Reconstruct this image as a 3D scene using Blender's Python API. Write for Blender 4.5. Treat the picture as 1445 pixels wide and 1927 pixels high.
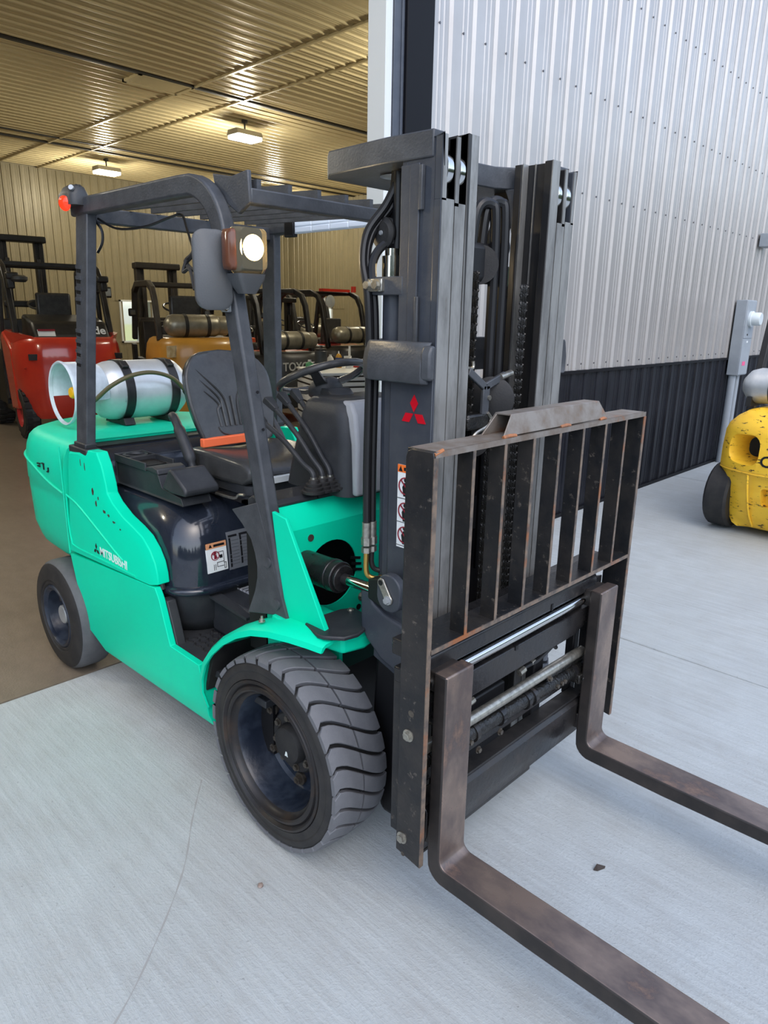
import bpy, bmesh, math, random
from mathutils import Vector, Matrix, Euler
random.seed(7)
PI = math.pi
SC = bpy.context.scene
COL = SC.collection
for o in list(bpy.data.objects):
    bpy.data.objects.remove(o)

# ------------------------------------------------------------------ camera
CAM_LOC = Vector((1.71, -1.8432, 1.8029))
YAW, PITCH, ROLL, FPX = 2.337, -0.2748, 0.0177, 1321.74
fw = Vector((math.cos(YAW)*math.cos(PITCH), math.sin(YAW)*math.cos(PITCH), math.sin(PITCH)))
rt0 = Vector((math.sin(YAW), -math.cos(YAW), 0)); up0 = rt0.cross(fw)
rt = rt0*math.cos(ROLL) + up0*math.sin(ROLL); up = up0*math.cos(ROLL) - rt0*math.sin(ROLL)
cd = bpy.data.cameras.new('camera'); co = bpy.data.objects.new('camera', cd); COL.objects.link(co)
co.matrix_world = Matrix(((rt.x, up.x, -fw.x, CAM_LOC.x), (rt.y, up.y, -fw.y, CAM_LOC.y), (rt.z, up.z, -fw.z, CAM_LOC.z), (0, 0, 0, 1)))
cd.sensor_fit = 'HORIZONTAL'; cd.sensor_width = 36.0; cd.lens = FPX/1445*36
cd.clip_start = 0.05; cd.clip_end = 500
SC.camera = co

# ------------------------------------------------------------------ sky and exposure
W = bpy.data.worlds.new('world'); SC.world = W; W.use_nodes = True
nt = W.node_tree; nt.nodes.clear()
sky = nt.nodes.new('ShaderNodeTexSky'); sky.sky_type = 'NISHITA'; sky.sun_disc = False
sky.sun_elevation = math.radians(50); sky.sun_rotation = math.radians(118); sky.air_density = 1.0; sky.dust_density = 1.6; sky.ozone_density = 1.0
bgn = nt.nodes.new('ShaderNodeBackground'); bgn.inputs[1].default_value = 0.45
wo = nt.nodes.new('ShaderNodeOutputWorld')
hs = nt.nodes.new('ShaderNodeHueSaturation'); hs.inputs['Saturation'].default_value = 0.74
nt.links.new(sky.outputs[0], hs.inputs['Color']); nt.links.new(hs.outputs[0], bgn.inputs[0]); nt.links.new(bgn.outputs[0], wo.inputs[0])
SC.view_settings.view_transform = 'Standard'; SC.view_settings.look = 'None'
SC.view_settings.exposure = 0.0; SC.view_settings.gamma = 1.0; SC.view_settings.use_curve_mapping = False

# ------------------------------------------------------------------ materials
def srgb(r, g, b):
    f = lambda c: (c/255/12.92) if c/255 <= 0.04045 else ((c/255+0.055)/1.055)**2.4
    return (f(r), f(g), f(b), 1)
MATS = {}
def mat(name, col, rough=0.5, metal=0.0, col2=None, nscale=8, ncon=(0.4, 0.65), bump=0.0, bscale=60, spec=0.5, coat=0.0,
        rough2=None, stretch=None, wear=None, wscale=25, wcut=(0.62, 0.68), emit=None, estr=0, trans=0, ior=1.45, alpha=1, wrough=0.5, wmetal=0.0):
    """col2: noise blotches over col; wear: (colour) chips where a second noise passes wcut"""
    m = bpy.data.materials.new(name); MATS[name] = m; m.use_nodes = True
    n = m.node_tree.nodes; l = m.node_tree.links
    b = n['Principled BSDF']
    b.inputs['Base Color'].default_value = col; b.inputs['Roughness'].default_value = rough; b.inputs['Metallic'].default_value = metal
    b.inputs['Specular IOR Level'].default_value = spec; b.inputs['Coat Weight'].default_value = coat; b.inputs['Coat Roughness'].default_value = 0.06
    b.inputs['IOR'].default_value = ior; b.inputs['Transmission Weight'].default_value = trans; b.inputs['Alpha'].default_value = alpha
    if emit:
        b.inputs['Emission Color'].default_value = emit; b.inputs['Emission Strength'].default_value = estr
    tc = n.new('ShaderNodeTexCoord'); mp = n.new('ShaderNodeMapping'); l.new(tc.outputs['Object'], mp.inputs[0])
    if stretch: mp.inputs['Scale'].default_value = stretch
    src = None
    if col2 or rough2 is not None:
        no = n.new('ShaderNodeTexNoise'); no.inputs['Scale'].default_value = nscale; no.inputs['Detail'].default_value = 5; no.inputs['Roughness'].default_value = 0.62
        l.new(mp.outputs[0], no.inputs[0])
        rp = n.new('ShaderNodeMapRange'); rp.inputs[1].default_value = ncon[0]; rp.inputs[2].default_value = ncon[1]
        l.new(no.outputs[0], rp.inputs[0])
        if col2:
            mx = n.new('ShaderNodeMix'); mx.data_type = 'RGBA'; mx.inputs[6].default_value = col; mx.inputs[7].default_value = col2
            l.new(rp.outputs[0], mx.inputs[0]); l.new(mx.outputs[2], b.inputs['Base Color']); src = mx.outputs[2]
        if rough2 is not None:
            r2 = n.new('ShaderNodeMapRange'); r2.inputs[3].default_value = rough; r2.inputs[4].default_value = rough2
            l.new(rp.outputs[0], r2.inputs[0]); l.new(r2.outputs[0], b.inputs['Roughness'])
    if wear:
        no2 = n.new('ShaderNodeTexNoise'); no2.inputs['Scale'].default_value = wscale; no2.inputs['Detail'].default_value = 8; no2.inputs['Roughness'].default_value = 0.7
        l.new(mp.outputs[0], no2.inputs[0])
        r3 = n.new('ShaderNodeMapRange'); r3.inputs[1].default_value = wcut[0]; r3.inputs[2].default_value = wcut[1]; l.new(no2.outputs[0], r3.inputs[0])
        m2 = n.new('ShaderNodeMix'); m2.data_type = 'RGBA'; m2.inputs[6].default_value = col; m2.inputs[7].default_value = wear
        if src: l.new(src, m2.inputs[6])
        l.new(r3.outputs[0], m2.inputs[0]); l.new(m2.outputs[2], b.inputs['Base Color'])
    if bump:
        nb = n.new('ShaderNodeTexNoise'); nb.inputs['Scale'].default_value = bscale; nb.inputs['Detail'].default_value = 4
        l.new(mp.outputs[0], nb.inputs[0])
        bp = n.new('ShaderNodeBump'); bp.inputs['Strength'].default_value = bump; bp.inputs['Distance'].default_value = 0.01
        l.new(nb.outputs[0], bp.inputs['Height']); l.new(bp.outputs[0], b.inputs['Normal'])
    return m

mat('green', (0.001, 0.64, 0.38, 1), 0.38, col2=(0.003, 0.61, 0.365, 1), nscale=3, spec=0.12, coat=0.0, wear=(0.10, 0.09, 0.07, 1), wscale=9, wcut=(0.745, 0.755))
mat('green_cast', (0.003, 0.60, 0.36, 1), 0.5, col2=(0.012, 0.57, 0.35, 1), nscale=5, spec=0.25, bump=0.12, bscale=25, wear=(0.05, 0.12, 0.08, 1), wscale=14, wcut=(0.70, 0.72))
mat('navy', (0.012, 0.016, 0.026, 1), 0.10, col2=(0.022, 0.027, 0.038, 1), nscale=5, rough2=0.24, coat=0.5)
mat('plastic', (0.020, 0.022, 0.026, 1), 0.48, col2=(0.033, 0.035, 0.038, 1), nscale=9, bump=0.12, bscale=320)
mat('plastic_grey', (0.36, 0.365, 0.38, 1), 0.5, col2=(0.32, 0.325, 0.34, 1), nscale=5, bump=0.1, bscale=280)
mat('frame', (0.042, 0.046, 0.053, 1), 0.42, col2=(0.062, 0.067, 0.075, 1), nscale=14, bump=0.1, bscale=140, wear=(0.14, 0.14, 0.14, 1), wscale=30, wcut=(0.68, 0.78))
mat('mast', (0.036, 0.042, 0.055, 1), 0.40, col2=(0.05, 0.056, 0.066, 1), nscale=9, bump=0.06, bscale=120, wear=(0.11, 0.11, 0.11, 1), wscale=22, wcut=(0.68, 0.8))
mat('steel', (0.30, 0.295, 0.28, 1), 0.38, metal=0.5, col2=(0.15, 0.148, 0.14, 1), nscale=16, rough2=0.55, stretch=(1, 1, 0.25), wear=(0.10, 0.075, 0.05, 1), wscale=18, wcut=(0.60, 0.75))
mat('dark_steel', (0.032, 0.030, 0.029, 1), 0.36, metal=0.3, col2=(0.015, 0.015, 0.016, 1), nscale=12, rough2=0.5, stretch=(1, 1, 0.3))
mat('backrest', (0.010, 0.011, 0.013, 1), 0.42, col2=(0.024, 0.022, 0.021, 1), nscale=10, bump=0.1, bscale=70, wear=(0.17, 0.145, 0.12, 1), wscale=34, wcut=(0.60, 0.76))
mat('worn_edge', (0.23, 0.17, 0.125, 1), 0.42, metal=0.45, col2=(0.10, 0.085, 0.075, 1), nscale=30, wear=(0.33, 0.12, 0.045, 1), wscale=6, wcut=(0.54, 0.66))
mat('rusty', (0.24, 0.215, 0.19, 1), 0.45, metal=0.4, col2=(0.16, 0.12, 0.09, 1), nscale=14, wear=(0.30, 0.13, 0.06, 1), wscale=7, wcut=(0.58, 0.70))
mat('weld', (0.38, 0.14, 0.05, 1), 0.6, col2=(0.22, 0.10, 0.05, 1), nscale=60)
mat('fork', (0.25, 0.19, 0.155, 1), 0.26, metal=0.6, col2=(0.075, 0.064, 0.068, 1), nscale=6, rough2=0.42, stretch=(0.6, 1, 0.6), wear=(0.36, 0.23, 0.16, 1), wscale=6, wcut=(0.56, 0.72))
mat('fork_side', (0.03, 0.027, 0.026, 1), 0.42, metal=0.35, col2=(0.05, 0.042, 0.038, 1), nscale=9)
mat('chrome', (0.62, 0.62, 0.60, 1), 0.12, metal=1.0)
mat('zinc', (0.46, 0.44, 0.38, 1), 0.33, metal=0.85, col2=(0.28, 0.27, 0.24, 1), nscale=60)
mat('carriage', (0.010, 0.010, 0.011, 1), 0.22, col2=(0.022, 0.020, 0.019, 1), nscale=8, rough2=0.42, bump=0.08, bscale=60, wear=(0.06, 0.05, 0.045, 1), wscale=16, wcut=(0.62, 0.8))
mat('grease', (0.007, 0.007, 0.007, 1), 0.2, col2=(0.018, 0.017, 0.015, 1), nscale=40, bump=0.5, bscale=90)
mat('rubber', (0.014, 0.014, 0.015, 1), 0.62, col2=(0.024, 0.023, 0.022, 1), nscale=14, bump=0.08, bscale=180)
mat('tread', (0.100, 0.105, 0.117, 1), 0.60, col2=(0.125, 0.13, 0.142, 1), nscale=12, bump=0.12, bscale=220, wear=(0.10, 0.10, 0.11, 1), wscale=18, wcut=(0.62, 0.9))
mat('tread_rear', (0.085, 0.088, 0.095, 1), 0.62, col2=(0.065, 0.068, 0.075, 1), nscale=12, bump=0.1, bscale=160)
mat('groove_shade', (0.006, 0.006, 0.007, 1), 0.8)  # tyre base between the lugs, darkened to put groove shade into the colour
mat('rim', (0.008, 0.012, 0.022, 1), 0.30, col2=(0.022, 0.032, 0.05, 1), nscale=9, rough2=0.5, bump=0.1, bscale=40)
mat('rim_rust', (0.016, 0.015, 0.016, 1), 0.42, col2=(0.042, 0.028, 0.020, 1), nscale=11, ncon=(0.48, 0.72), metal=0.2)
mat('bolt_dark', (0.12, 0.105, 0.085, 1), 0.42, metal=0.6, col2=(0.07, 0.06, 0.05, 1), nscale=80)
mat('black', (0.004, 0.004, 0.005, 1), 0.5)
mat('hose', (0.008, 0.008, 0.009, 1), 0.38)
mat('vinyl', (0.040, 0.040, 0.040, 1), 0.25, col2=(0.052, 0.052, 0.052, 1), nscale=16, bump=0.06, bscale=260)
mat('belt_orange', (0.95, 0.17, 0.055, 1), 0.6, bump=0.2, bscale=400)
mat('tank', (0.66, 0.69, 0.70, 1), 0.34, metal=0.55, col2=(0.55, 0.58, 0.60, 1), nscale=6, rough2=0.45, bump=0.03, bscale=200, wear=(0.25, 0.27, 0.29, 1), wscale=12, wcut=(0.64, 0.76))
mat('tank_paint', (0.58, 0.65, 0.70, 1), 0.4, col2=(0.42, 0.47, 0.51, 1), nscale=9)
mat('brass', (0.55, 0.36, 0.10, 1), 0.3, metal=0.9)
mat('yellow_knob', (0.85, 0.45, 0.005, 1), 0.4)
mat('hose_tan', (0.10, 0.085, 0.035, 1), 0.45)
mat('red_logo', (0.52, 0.006, 0.018, 1), 0.18, coat=0.5)
mat('white_print', (0.72, 0.80, 0.78, 1), 0.35)
mat('label_white', (0.72, 0.75, 0.75, 1), 0.35)
mat('label_orange', (0.80, 0.17, 0.03, 1), 0.35)
mat('label_dull_orange', (0.62, 0.28, 0.14, 1), 0.4)
mat('label_grey', (0.135, 0.145, 0.16, 1), 0.35)
mat('label_red', (0.22, 0.015, 0.03, 1), 0.4)
mat('label_black', (0.008, 0.008, 0.01, 1), 0.4)
mat('label_line', (0.06, 0.065, 0.075, 1), 0.4)
mat('silver_tag', (0.55, 0.55, 0.54, 1), 0.3, metal=0.6, col2=(0.3, 0.3, 0.3, 1), nscale=120)
mat('lamp_lit', (1, 0.85, 0.55, 1), 0.3, emit=(1.0, 0.70, 0.30, 1), estr=22)
mat('lamp_clear', (0.75, 0.66, 0.45, 1), 0.08, trans=0.85)
mat('lamp_reflector', (0.55, 0.42, 0.22, 1), 0.15, metal=0.9)
mat('amber', (0.15, 0.060, 0.035, 1), 0.15, trans=0.2)
mat('red_lens', (0.75, 0.02, 0.01, 1), 0.15, emit=(1, 0.045, 0.01, 1), estr=1.1)
mat('mirror_back', (0.070, 0.074, 0.078, 1), 0.45, bump=0.1, bscale=200)

# ------------------------------------------------------------------ mesh collector
class MB:
    def __init__(s): s.v = []; s.f = []; s.m = []
    def add(s, vs, fs, mi=0):
        o = len(s.v); s.v += [tuple(v) for v in vs]
        for f in fs: s.f.append(tuple(i+o for i in f)); s.m.append(mi)
        return s
    def box(s, x0, x1, y0, y1, z0, z1, mi=0):
        vs = [(x, y, z) for x in (x0, x1) for y in (y0, y1) for z in (z0, z1)]
        return s.add(vs, [(0, 1, 3, 2), (4, 6, 7, 5), (0, 4, 5, 1), (2, 3, 7, 6), (0, 2, 6, 4), (1, 5, 7, 3)], mi)
    def obox(s, c, size, rot=(0, 0, 0), mi=0):
        R = Euler(rot).to_matrix(); c = Vector(c)
        vs = [c + R @ Vector((x*size[0]/2, y*size[1]/2, z*size[2]/2)) for x in (-1, 1) for y in (-1, 1) for z in (-1, 1)]
        return s.add(vs, [(0, 1, 3, 2), (4, 6, 7, 5), (0, 4, 5, 1), (2, 3, 7, 6), (0, 2, 6, 4), (1, 5, 7, 3)], mi)
    def bar(s, p0, p1, w, h, upv=(0, 0, 1), mi=0):
        """rectangular bar from p0 to p1; w across, h along up"""
        p0 = Vector(p0); p1 = Vector(p1); d = (p1-p0).normalized(); u = Vector(upv)
        a = d.cross(u).normalized(); u = a.cross(d).normalized()
        vs = [p + a*i*w/2 + u*j*h/2 for p in (p0, p1) for i, j in ((-1, -1), (1, -1), (1, 1), (-1, 1))]
        return s.add(vs, [(0, 1, 2, 3), (7, 6, 5, 4), (0, 4, 5, 1), (1, 5, 6, 2), (2, 6, 7, 3), (3, 7, 4, 0)], mi)
    def prism(s, poly, axis, a, b, mi=0, side_mi=None):
        mk = {'x': lambda p, t: (t, p[0], p[1]), 'y': lambda p, t: (p[0], t, p[1]), 'z': lambda p, t: (p[0], p[1], t)}[axis]
        n = len(poly); vs = [mk(p, a) for p in poly] + [mk(p, b) for p in poly]
        s.add(vs, [tuple(range(n))[::-1], tuple(range(n, 2*n))], mi)
        o = len(s.v) - 2*n
        for i in range(n):
            j = (i+1) % n; s.f.append((o+i, o+j, o+n+j, o+n+i)); s.m.append(mi if side_mi is None else side_mi)
        return s
    def loft(s, secs, caps=True, closed=True, mi=0):
        n = len(secs[0]); o = len(s.v)
        for sec in secs: s.v += [tuple(p) for p in sec]
        for k in range(len(secs)-1):
            for i in range(n if closed else n-1):
                j = (i+1) % n; s.f.append((o+k*n+i, o+k*n+j, o+(k+1)*n+j, o+(k+1)*n+i)); s.m.append(mi)
        if caps and closed:
            s.f.append(tuple(o+i for i in range(n))[::-1]); s.m.append(mi)
            s.f.append(tuple(o+(len(secs)-1)*n+i for i in range(n))); s.m.append(mi)
        return s
    def cyl(s, p0, p1, r, n=20, r2=None, mi=0, caps=True):
        p0 = Vector(p0); p1 = Vector(p1); d = (p1-p0).normalized(); r2 = r if r2 is None else r2
        a = d.orthogonal().normalized(); b = d.cross(a)
        return s.loft([[p + (a*math.cos(t) + b*math.sin(t))*q for t in [2*PI*i/n for i in range(n)]] for p, q in ((p0, r), (p1, r2))], caps, True, mi)
    def tube(s, path, r, n=8, mi=0, caps=True):
        P = [Vector(p) for p in path]; secs = []; a = None
        for i, p in enumerate(P):
            d = (P[min(i+1, len(P)-1)] - P[max(i-1, 0)]).normalized()
            if a is None: a = d.orthogonal().normalized()
            a = (a - d*a.dot(d)).normalized(); b = d.cross(a); q = r[i] if isinstance(r, (list, tuple)) else r
            secs.append([p + (a*math.cos(t) + b*math.sin(t))*q for t in [2*PI*k/n for k in range(n)]])
        return s.loft(secs, caps, True, mi)
    def sweep(s, path, w, h, side=(0, 1, 0), mi=0):
        """rect section swept along path lying in a plane with normal side; w along side, h in plane"""
        P = [Vector(p) for p in path]; sd = Vector(side).normalized(); secs = []
        for i, p in enumerate(P):
            d1 = (P[i]-P[i-1]).normalized() if i else (P[1]-P[0]).normalized()
            d2 = (P[i+1]-P[i]).normalized() if i < len(P)-1 else d1
            d = (d1+d2).normalized(); k = 1/max(0.5, d.dot(d1)); u = sd.cross(d)*k
            secs.append([p + sd*a*w/2 + u*b*h/2 for a, b in ((-1, -1), (1, -1), (1, 1), (-1, 1))])
        return s.loft(secs, True, True, mi)
    def lathe(s, prof, org, axis, n=32, mi=0, a0=0, a1=2*PI, closed_prof=False, mis=None):
        """prof: (radius, along axis)"""
        ax = Vector(axis).normalized(); a = ax.orthogonal().normalized()
        if abs(ax.z) < 0.9: a = (Vector((0, 0, 1)) - ax*ax.z).normalized()
        b = ax.cross(a); org = Vector(org); full = abs(a1-a0-2*PI) < 1e-6; cnt = n if full else n+1; o = len(s.v)
        for r, t in prof:
            for i in range(cnt):
                q = a0 + (a1-a0)*i/n; s.v.append(tuple(org + ax*t + (a*math.cos(q) + b*math.sin(q))*r))
        m = len(prof)
        for k in range(m if closed_prof else m-1):
            k2 = (k+1) % m
            for i in range(n):
                j = (i+1) % cnt; s.f.append((o+k*cnt+i, o+k*cnt+j, o+k2*cnt+j, o+k2*cnt+i)); s.m.append(mis[k] if mis else mi)
        return s
    def mesh(s, name, mats, smooth=35, recalc=True):
        me = bpy.data.meshes.new(name); me.from_pydata(s.v, [], s.f)
        for q in (mats if isinstance(mats, (list, tuple)) else [mats]): me.materials.append(MATS[q])
        me.polygons.foreach_set('material_index', s.m)
        bm = bmesh.new(); bm.from_mesh(me)
        bmesh.ops.remove_doubles(bm, verts=bm.verts, dist=1e-6)
        if recalc: bmesh.ops.recalc_face_normals(bm, faces=bm.faces)
        bm.to_mesh(me); bm.free()
        if smooth:
            me.polygons.foreach_set('use_smooth', [True]*len(me.polygons)); me.set_sharp_from_angle(angle=math.radians(smooth))
        me.update(); return me
    def build(s, name, mats, parent=None, bevel=0, seg=2, smooth=35, sub=0, recalc=True):
        return obj(name, s.mesh(name, mats, smooth, recalc), parent, bevel, seg, sub)
def obj(name, me, parent=None, bevel=0, seg=2, sub=0):
    o = bpy.data.objects.new(name, me); COL.objects.link(o)
    if parent: o.parent = parent
    if bevel:
        b = o.modifiers.new('bevel', 'BEVEL'); b.width = bevel; b.segments = seg; b.limit_method = 'ANGLE'; b.angle_limit = math.radians(40)
    if sub:
        q = o.modifiers.new('sub', 'SUBSURF'); q.levels = sub; q.render_levels = sub
    return o
def tag(o, label=None, cat=None, group=None, kind=None):
    if label: o['label'] = label
    if cat: o['category'] = cat
    if group: o['group'] = group
    if kind: o['kind'] = kind
    return o
def empty(name, loc=(0, 0, 0), rz=0, parent=None):
    o = bpy.data.objects.new(name, None); COL.objects.link(o); o.location = loc; o.rotation_euler = (0, 0, rz); o.empty_display_size = 0.1
    if parent: o.parent = parent
    return o
def copy_tree(o, parent=None):
    c = o.copy(); COL.objects.link(c); c.parent = parent
    for ch in [q for q in bpy.data.objects if q.parent == o]: copy_tree(ch, c)
    return c
def inst(name, me, parent, loc=(0, 0, 0), rot=(0, 0, 0), scale=(1, 1, 1)):
    o = bpy.data.objects.new(name, me); COL.objects.link(o); o.parent = parent; o.location = loc; o.rotation_euler = rot; o.scale = scale
    return o
def text(name, s, size, m, parent, M, extrude=0.0006, bold=0.0, sx=1.0):
    c = bpy.data.curves.new(name, 'FONT'); c.body = s; c.size = size; c.extrude = extrude; c.offset = bold; c.resolution_u = 3
    t = bpy.data.objects.new(name, c); COL.objects.link(t)
    dg = bpy.context.evaluated_depsgraph_get(); me = bpy.data.meshes.new_from_object(t.evaluated_get(dg)); bpy.data.objects.remove(t)
    me.transform(M @ Matrix.Diagonal((sx, 1, 1, 1))); me.materials.clear(); me.materials.append(MATS[m]); me.name = name
    return obj(name, me, parent)
def arc(cx, cy, r, a0, a1, n=8):
    return [(cx + r*math.cos(math.radians(a0+(a1-a0)*i/n)), cy + r*math.sin(math.radians(a0+(a1-a0)*i/n))) for i in range(n+1)]
def rrect(x0, x1, y0, y1, r, n=4):
    return arc(x1-r, y1-r, r, 0, 90, n) + arc(x0+r, y1-r, r, 90, 180, n) + arc(x0+r, y0+r, r, 180, 270, n) + arc(x1-r, y0+r, r, 270, 360, n)
def spline(pts, n=6):
    P = [Vector(p) for p in pts]; out = []
    for i in range(len(P)-1):
        p0 = P[max(i-1, 0)]; p1 = P[i]; p2 = P[i+1]; p3 = P[min(i+2, len(P)-1)]
        for k in range(n):
            t = k/n; out.append(0.5*((2*p1) + (p2-p0)*t + (2*p0-5*p1+4*p2-p3)*t*t + (3*p1-p0-3*p2+p3)*t**3))
    return out + [P[-1]]
def hexbolt(mb, p, d, r=0.012, h=0.01, mi=0, washer=True):
    p = Vector(p); d = Vector(d).normalized()
    if washer: mb.cyl(p, p+d*h*0.25, r*1.45, 16, mi=mi)
    mb.cyl(p+d*h*0.2, p+d*h, r, 6, mi=mi)
    return mb
# ------------------------------------------------------------------ the setting
def concrete(name, c1, c2, c3, rough, streak, bstr=0.25):
    m = bpy.data.materials.new(name); MATS[name] = m; m.use_nodes = True
    n = m.node_tree.nodes; l = m.node_tree.links; b = n['Principled BSDF']
    tc = n.new('ShaderNodeTexCoord')
    def noise(scale, det, stretch=(1, 1, 1), rot=0, lo=0.35, hi=0.65):
        mp = n.new('ShaderNodeMapping'); mp.inputs['Scale'].default_value = stretch; mp.inputs['Rotation'].default_value = (0, 0, rot); l.new(tc.outputs['Object'], mp.inputs[0])
        q = n.new('ShaderNodeTexNoise'); q.inputs['Scale'].default_value = scale; q.inputs['Detail'].default_value = det; q.inputs['Roughness'].default_value = 0.65; l.new(mp.outputs[0], q.inputs[0])
        r = n.new('ShaderNodeMapRange'); r.inputs[1].default_value = lo; r.inputs[2].default_value = hi; l.new(q.outputs[0], r.inputs[0]); return r.outputs[0]
    def mix(f, a, c, fac=1.0):
        x = n.new('ShaderNodeMix'); x.data_type = 'RGBA'
        k = n.new('ShaderNodeMath'); k.operation = 'MULTIPLY'; k.inputs[1].default_value = fac; l.new(f, k.inputs[0]); l.new(k.outputs[0], x.inputs[0])
        for i, v in ((6, a), (7, c)):
            if isinstance(v, tuple): x.inputs[i].default_value = v
            else: l.new(v, x.inputs[i])
        return x.outputs[2]
    big = noise(0.9, 6, lo=0.38, hi=0.66); med = noise(5, 8); st = noise(7, 6, streak, 0.12); fine = noise(90, 3, lo=0.45, hi=0.72); spot = noise(38, 2, lo=0.70, hi=0.74)
    huge = noise(0.32, 5, lo=0.40, hi=0.62); c = mix(big, c1, c2); c = mix(huge, c, c3, 0.35); c = mix(med, c, c3, 0.55); mott = noise(15, 4, lo=0.42, hi=0.62); c = mix(mott, c, c2, 0.5); c = mix(st, c, (c1[0]*1.2, c1[1]*1.2, c1[2]*1.2, 1), 0.36); c = mix(fine, c, (c1[0]*0.74, c1[1]*0.74, c1[2]*0.74, 1), 0.35)
    c = mix(spot, c, (c1[0]*0.35, c1[1]*0.33, c1[2]*0.3, 1), 0.4)
    l.new(c, b.inputs['Base Color']); b.inputs['Roughness'].default_value = rough
    bp = n.new('ShaderNodeBump'); bp.inputs['Strength'].default_value = bstr; bp.inputs['Distance'].default_value = 0.006
    ad = n.new('ShaderNodeMath'); ad.operation = 'ADD'; l.new(st, ad.inputs[0]); l.new(fine, ad.inputs[1]); l.new(ad.outputs[0], bp.inputs['Height']); l.new(bp.outputs[0], b.inputs['Normal'])
    return m
concrete('concrete', (0.425, 0.465, 0.475, 1), (0.355, 0.385, 0.395, 1), (0.290, 0.295, 0.285, 1), 0.62, (0.35, 6, 1))
concrete('shop_floor', (0.20, 0.165, 0.125, 1), (0.14, 0.115, 0.085, 1), (0.10, 0.085, 0.065, 1), 0.30, (1, 2, 1), 0.12)
mat('joint', (0.05, 0.05, 0.05, 1), 0.9)
mat('siding', (0.42, 0.40, 0.385, 1), 0.30, metal=0.5, col2=(0.385, 0.365, 0.35, 1), nscale=1.6, rough2=0.36)
mat('band', (0.005, 0.006, 0.010, 1), 0.42, col2=(0.010, 0.011, 0.016, 1), nscale=3, rough2=0.48, spec=0.3)
mat('trim_black', (0.004, 0.004, 0.006, 1), 0.5, spec=0.2)
mat('trim_white', (0.62, 0.64, 0.64, 1), 0.35)
mat('jamb', (0.07, 0.08, 0.10, 1), 0.45, col2=(0.05, 0.06, 0.08, 1), nscale=9)
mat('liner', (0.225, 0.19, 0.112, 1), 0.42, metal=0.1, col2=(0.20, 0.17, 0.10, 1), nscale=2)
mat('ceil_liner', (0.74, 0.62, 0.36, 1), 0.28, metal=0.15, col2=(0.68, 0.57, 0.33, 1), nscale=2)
mat('dark_line', (0.03, 0.027, 0.02, 1), 0.6)
mat('galv', (0.42, 0.44, 0.45, 1), 0.38, metal=0.5, col2=(0.34, 0.36, 0.38, 1), nscale=20)
mat('lawn', (0.42, 0.42, 0.15, 1), 0.9, col2=(0.50, 0.46, 0.18, 1), nscale=2)  # pale yellow puts sunlight into the grass colour
mat('pane', (0.9, 0.93, 0.9, 1), 0.05, trans=1.0)
mat('roof', (0.12, 0.12, 0.12, 1), 0.6)
mat('screw', (0.10, 0.10, 0.11, 1), 0.4, metal=0.5)
XW = -1.5            # face of the front wall
XB, YS, ZC = -19.4, 15.0, 5.42   # far wall, side wall, ceiling
PITCH_R = 0.235

g = MB().box(XW-0.16, 60, -60, 60, -0.30, -0.03).build('ground', 'joint'); tag(g, kind='structure')
slabs = [(-1.62, 3.6, -7.4, -2.78), (-1.62, 3.6, -2.77, 1.84), (-1.62, 3.6, 1.848, 6.45), (-1.62, 3.6, 6.46, 11.0), (-1.62, 3.6, 11.01, 40), (-1.62, 3.6, -40, -7.41), (3.61, 59, -59, 59)]
for a in slabs:
    MB().box(a[0], a[1], a[2], a[3], -0.12, 0).build('concrete_slab', 'concrete', g, bevel=0.004, seg=1)
fl = MB().box(XB, -1.63, -13, YS, -0.15, 0).build('floor', 'shop_floor'); tag(fl, kind='structure')
lw = MB().box(-90, XB-0.2, -60, 60, -0.3, -0.1).build('lawn', 'lawn'); tag(lw, kind='structure')
lw2 = MB().box(XB-0.2, XW-0.3, YS+0.2, 60, -0.3, -0.1).build('lawn', 'lawn'); tag(lw2, kind='structure')

def rib_profile(w=3*PITCH_R, h=0.019):
    pts = []
    k = int(round(w/PITCH_R))
    for i in range(k):
        o = i*PITCH_R
        pts += [(o, 0), (o+0.072, 0), (o+0.079, 0.004), (o+0.088, 0.004), (o+0.095, 0), (o+0.118, 0), (o+0.125, 0.004), (o+0.134, 0.004), (o+0.141, 0), (o+0.172, 0), (o+0.190, h), (o+0.214, h), (o+0.232, 0)]
    return pts + [(w, 0)]
def sheet_mesh(name, length, m, w=3*PITCH_R, h=0.019, th=0.0015):
    """ribbed sheet, local x across the ribs, y out of the sheet, z along the ribs"""
    p = rib_profile(w, h); mb = MB()
    f = [(a, b) for a, b in p]
    vs = [(a, b, z) for z in (0, length) for a, b in f]; n = len(f)
    mb.add(vs, [(i, i+1, n+i+1, n+i) for i in range(n-1)])
    return mb.mesh(name, m, smooth=0, recalc=False)
# ---- front wall, right of the doorway
wf = MB().box(XW-0.16, XW-0.03, 1.60, 34, 0.0, 6.2).box(XW-0.16, XW-0.03, -13, -5.2, 0, 6.2).box(XW-0.16, XW-0.03, -5.2, 1.60, 4.6, 6.2).build('wall_front', 'jamb'); tag(wf, kind='structure')
me_s = sheet_mesh('siding_sheet', 4.75, 'siding'); me_b = sheet_mesh('wainscot_sheet', 1.29, 'band')
RM = (0, 0, PI/2)     # sheet x -> +y, sheet y -> -x ; flipped below
y = 1.845
for i in range(43):
    # local x -> world y, local y -> world x
    for me, z in ((me_s, 1.345), (me_b, 0.03)):
        o = inst('siding_sheet' if me is me_s else 'wainscot_sheet', me, wf)
        o.matrix_basis = Matrix(((0, 1, 0, XW-0.019), (1, 0, 0, y+i*0.705), (0, 0, 1, z), (0, 0, 0, 1)))
tr = MB().box(XW-0.02, XW+0.012, 1.845, 33, 1.318, 1.346).build('trim_1', 'trim_black'); tag(tr, kind='structure')
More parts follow.
